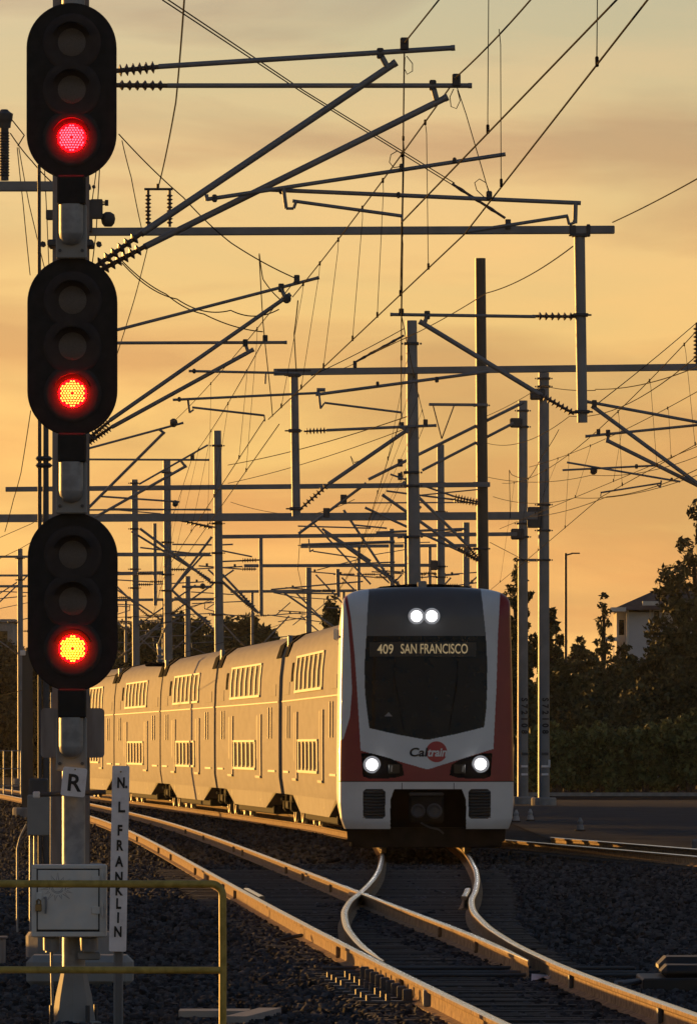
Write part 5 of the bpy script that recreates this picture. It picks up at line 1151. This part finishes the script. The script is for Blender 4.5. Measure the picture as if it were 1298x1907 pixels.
# ------------------------------------------------------------------ house, lamp post, fence, far buildings
hsx = 30.0
def Hh(px, py, dy=0): return P(px, py, hsx, dy)
ho = thing('house', 'pale house with a dark hipped roof among the trees', 'house', Vector((Hh(1230, 0).x, Hh(0, 0).y, -.22)))
def wallbox(name, px0, px1, y0, m, dy0, dy1, ztop):
    a, b = Hh(px0, 0).x, Hh(px1, 0).x; yy = Hh(0, 0).y
    return MB().bbox(((a + b) / 2, yy + (dy0 + dy1) / 2, (ztop - .22) / 2), (b - a, dy1 - dy0, ztop + .22), .02).build(name, m, ho)
wallbox('wall', 1168, 1330, 0, 'house_wall', 0, 8, Hh(0, 1140).z); wallbox('side_bay', 1149, 1167, 0, 'house_wall', 1.2, 7, Hh(0, 1138).z)
yy = Hh(0, 0).y; e = Hh(0, 1136).z; x0, x1 = Hh(1136, 0).x, Hh(1350, 0).x; ri = Hh(0, 1088).z
rf = MB(); rf.add([(x0, yy - .9, e), (x1, yy - .9, e), (x1, yy + 8.9, e), (x0, yy + 8.9, e), (x0 + 3.6, yy + 4, ri), (x1 - 2, yy + 4, ri)], [(0, 1, 5, 4), (1, 2, 5), (2, 3, 4, 5), (3, 0, 4), (0, 3, 2, 1)]); rf.build('roof', 'roof_tile', ho)
MB().box(((x0 + Hh(1164, 0).x) / 2, yy - .95, e + .02), (Hh(1164, 0).x - x0, .12, .26)).build('fascia', 'house_trim', ho); MB().box((x0 - .02, yy + 4, e), (.12, 9.6, .26)).build('fascia', 'house_trim', ho)
MB().box(((Hh(1195, 0).x + Hh(1225, 0).x) / 2, yy - .7, Hh(0, 1124).z), (1.0, .5, .26)).build('porch_fascia', 'house_trim', ho)
MB().box((Hh(1168, 0).x, yy - .04, Hh(0, 1180).z), (.16, .12, 2.9)).build('corner_trim', 'house_trim', ho)
MB().box((Hh(1210, 0).x, yy - .05, Hh(0, 1160).z), (.12, .1, 1.6)).build('downpipe', 'house_trim', ho)
MB().box((Hh(1136, 0).x, yy + .6, Hh(0, 1190).z), (1.0, 1.6, .22)).build('balcony_edge', 'house_trim', ho)
for px, py in ((1158, 1168), (1222, 1152)):
    w = MB(); w.box((Hh(px, py).x, yy + (1.18 if px < 1167 else -.02), Hh(0, py).z), (.42, .06, 1.1)); wo = w.build('window', 'house_trim', ho); MB().box((Hh(px, py).x, yy + (1.14 if px < 1167 else -.06), Hh(0, py).z), (.32, .03, .95)).build('pane', 'glass_front', wo)
lb = P(1053, 1030, 40); lt = thing('lamp_post', 'slender lamp post with a short arm behind the hedge', 'street lamp', (lb.x, lb.y, -.2))
MB().tube((lb.x, lb.y, -.2), lb, .085, .06, n=14).build('post', 'pole_dark', lt, smooth=True)
ar = MB(); ar.tube(lb + Vector((0, 0, -.1)), lb + Vector((.3, 0, -.02)), .035, n=8); ar.build('arm', 'pole_dark', lt)
MB().bbox(lb + Vector((.45, 0, -.01)), (.42, .2, .06), .02).build('lamp_head', 'pole_dark', lt)
for i, (x0p, x1p, yt, s, lab) in enumerate([(-60, 30, 1160, 20, 'grey far building with a flat roof at the left edge'), (150, 215, 1178, 18, 'far low building behind the signal mast')]):
    a = P(x0p, 0, s); b = P(x1p, 0, s); zt = P(0, yt, s).z; bd = thing('far_building', lab, 'building', ((a.x + b.x) / 2, a.y, -.22))
    MB().bbox(((a.x + b.x) / 2, a.y, zt / 2 - .1), (b.x - a.x, 12, zt), .05).build('wall', 'concrete', bd); MB().bbox(((a.x + b.x) / 2, a.y, zt + .1), (b.x - a.x + .5, 12.5, .3), .03).build('roof_edge', 'cabinet_grey', bd)
    for k in range(3): MB().box((a.x + (b.x - a.x) * (.2 + .3 * k), a.y - 6.02, zt - 1.4), (.8, .06, 1.1)).build('window', 'glass_front', bd)
fe = thing('chain_fence', 'grey fence posts and rail at the far left beside the tracks', 'fence', (P(10, 0, 46).x, P(0, 0, 46).y, -.22))
for k in range(7):
    x = P(-40 + k * 16, 0, 46).x; MB().tube((x, P(0, 0, 46).y, -.22), (x, P(0, 0, 46).y, 1.75), .03, n=8).build('post', 'galv', fe)
for zz in (.3, 1.0, 1.72): MB().tube((P(-45, 0, 46).x, P(0, 0, 46).y, zz), (P(62, 0, 46).x, P(0, 0, 46).y, zz), .02, n=6).build('rail', 'galv', fe)

# ------------------------------------------------------------------ evening air
hz = MB(); hz.box((0, 1480, 9.9), (1798, 3038, 22.6)); ho_ = hz.build('haze', 'concrete'); ho_.data.materials.clear()
hm = bpy.data.materials.new('haze_air'); hm.use_nodes = True; hm.node_tree.nodes.clear()
ov = hm.node_tree.nodes.new('ShaderNodeOutputMaterial'); pv = hm.node_tree.nodes.new('ShaderNodeVolumePrincipled')
pv.inputs['Color'].default_value = (0.95, 0.93, 0.9, 1); pv.inputs['Density'].default_value = 0.000028; pv.inputs['Anisotropy'].default_value = 0.4
hm.node_tree.links.new(pv.outputs[0], ov.inputs['Volume']); ho_.data.materials.append(hm); tag(ho_, kind='stuff'); ho_['label'] = 'thin warm evening haze over the whole scene'
S.cycles.volume_bounces = 0; S.cycles.volume_step_rate = 4
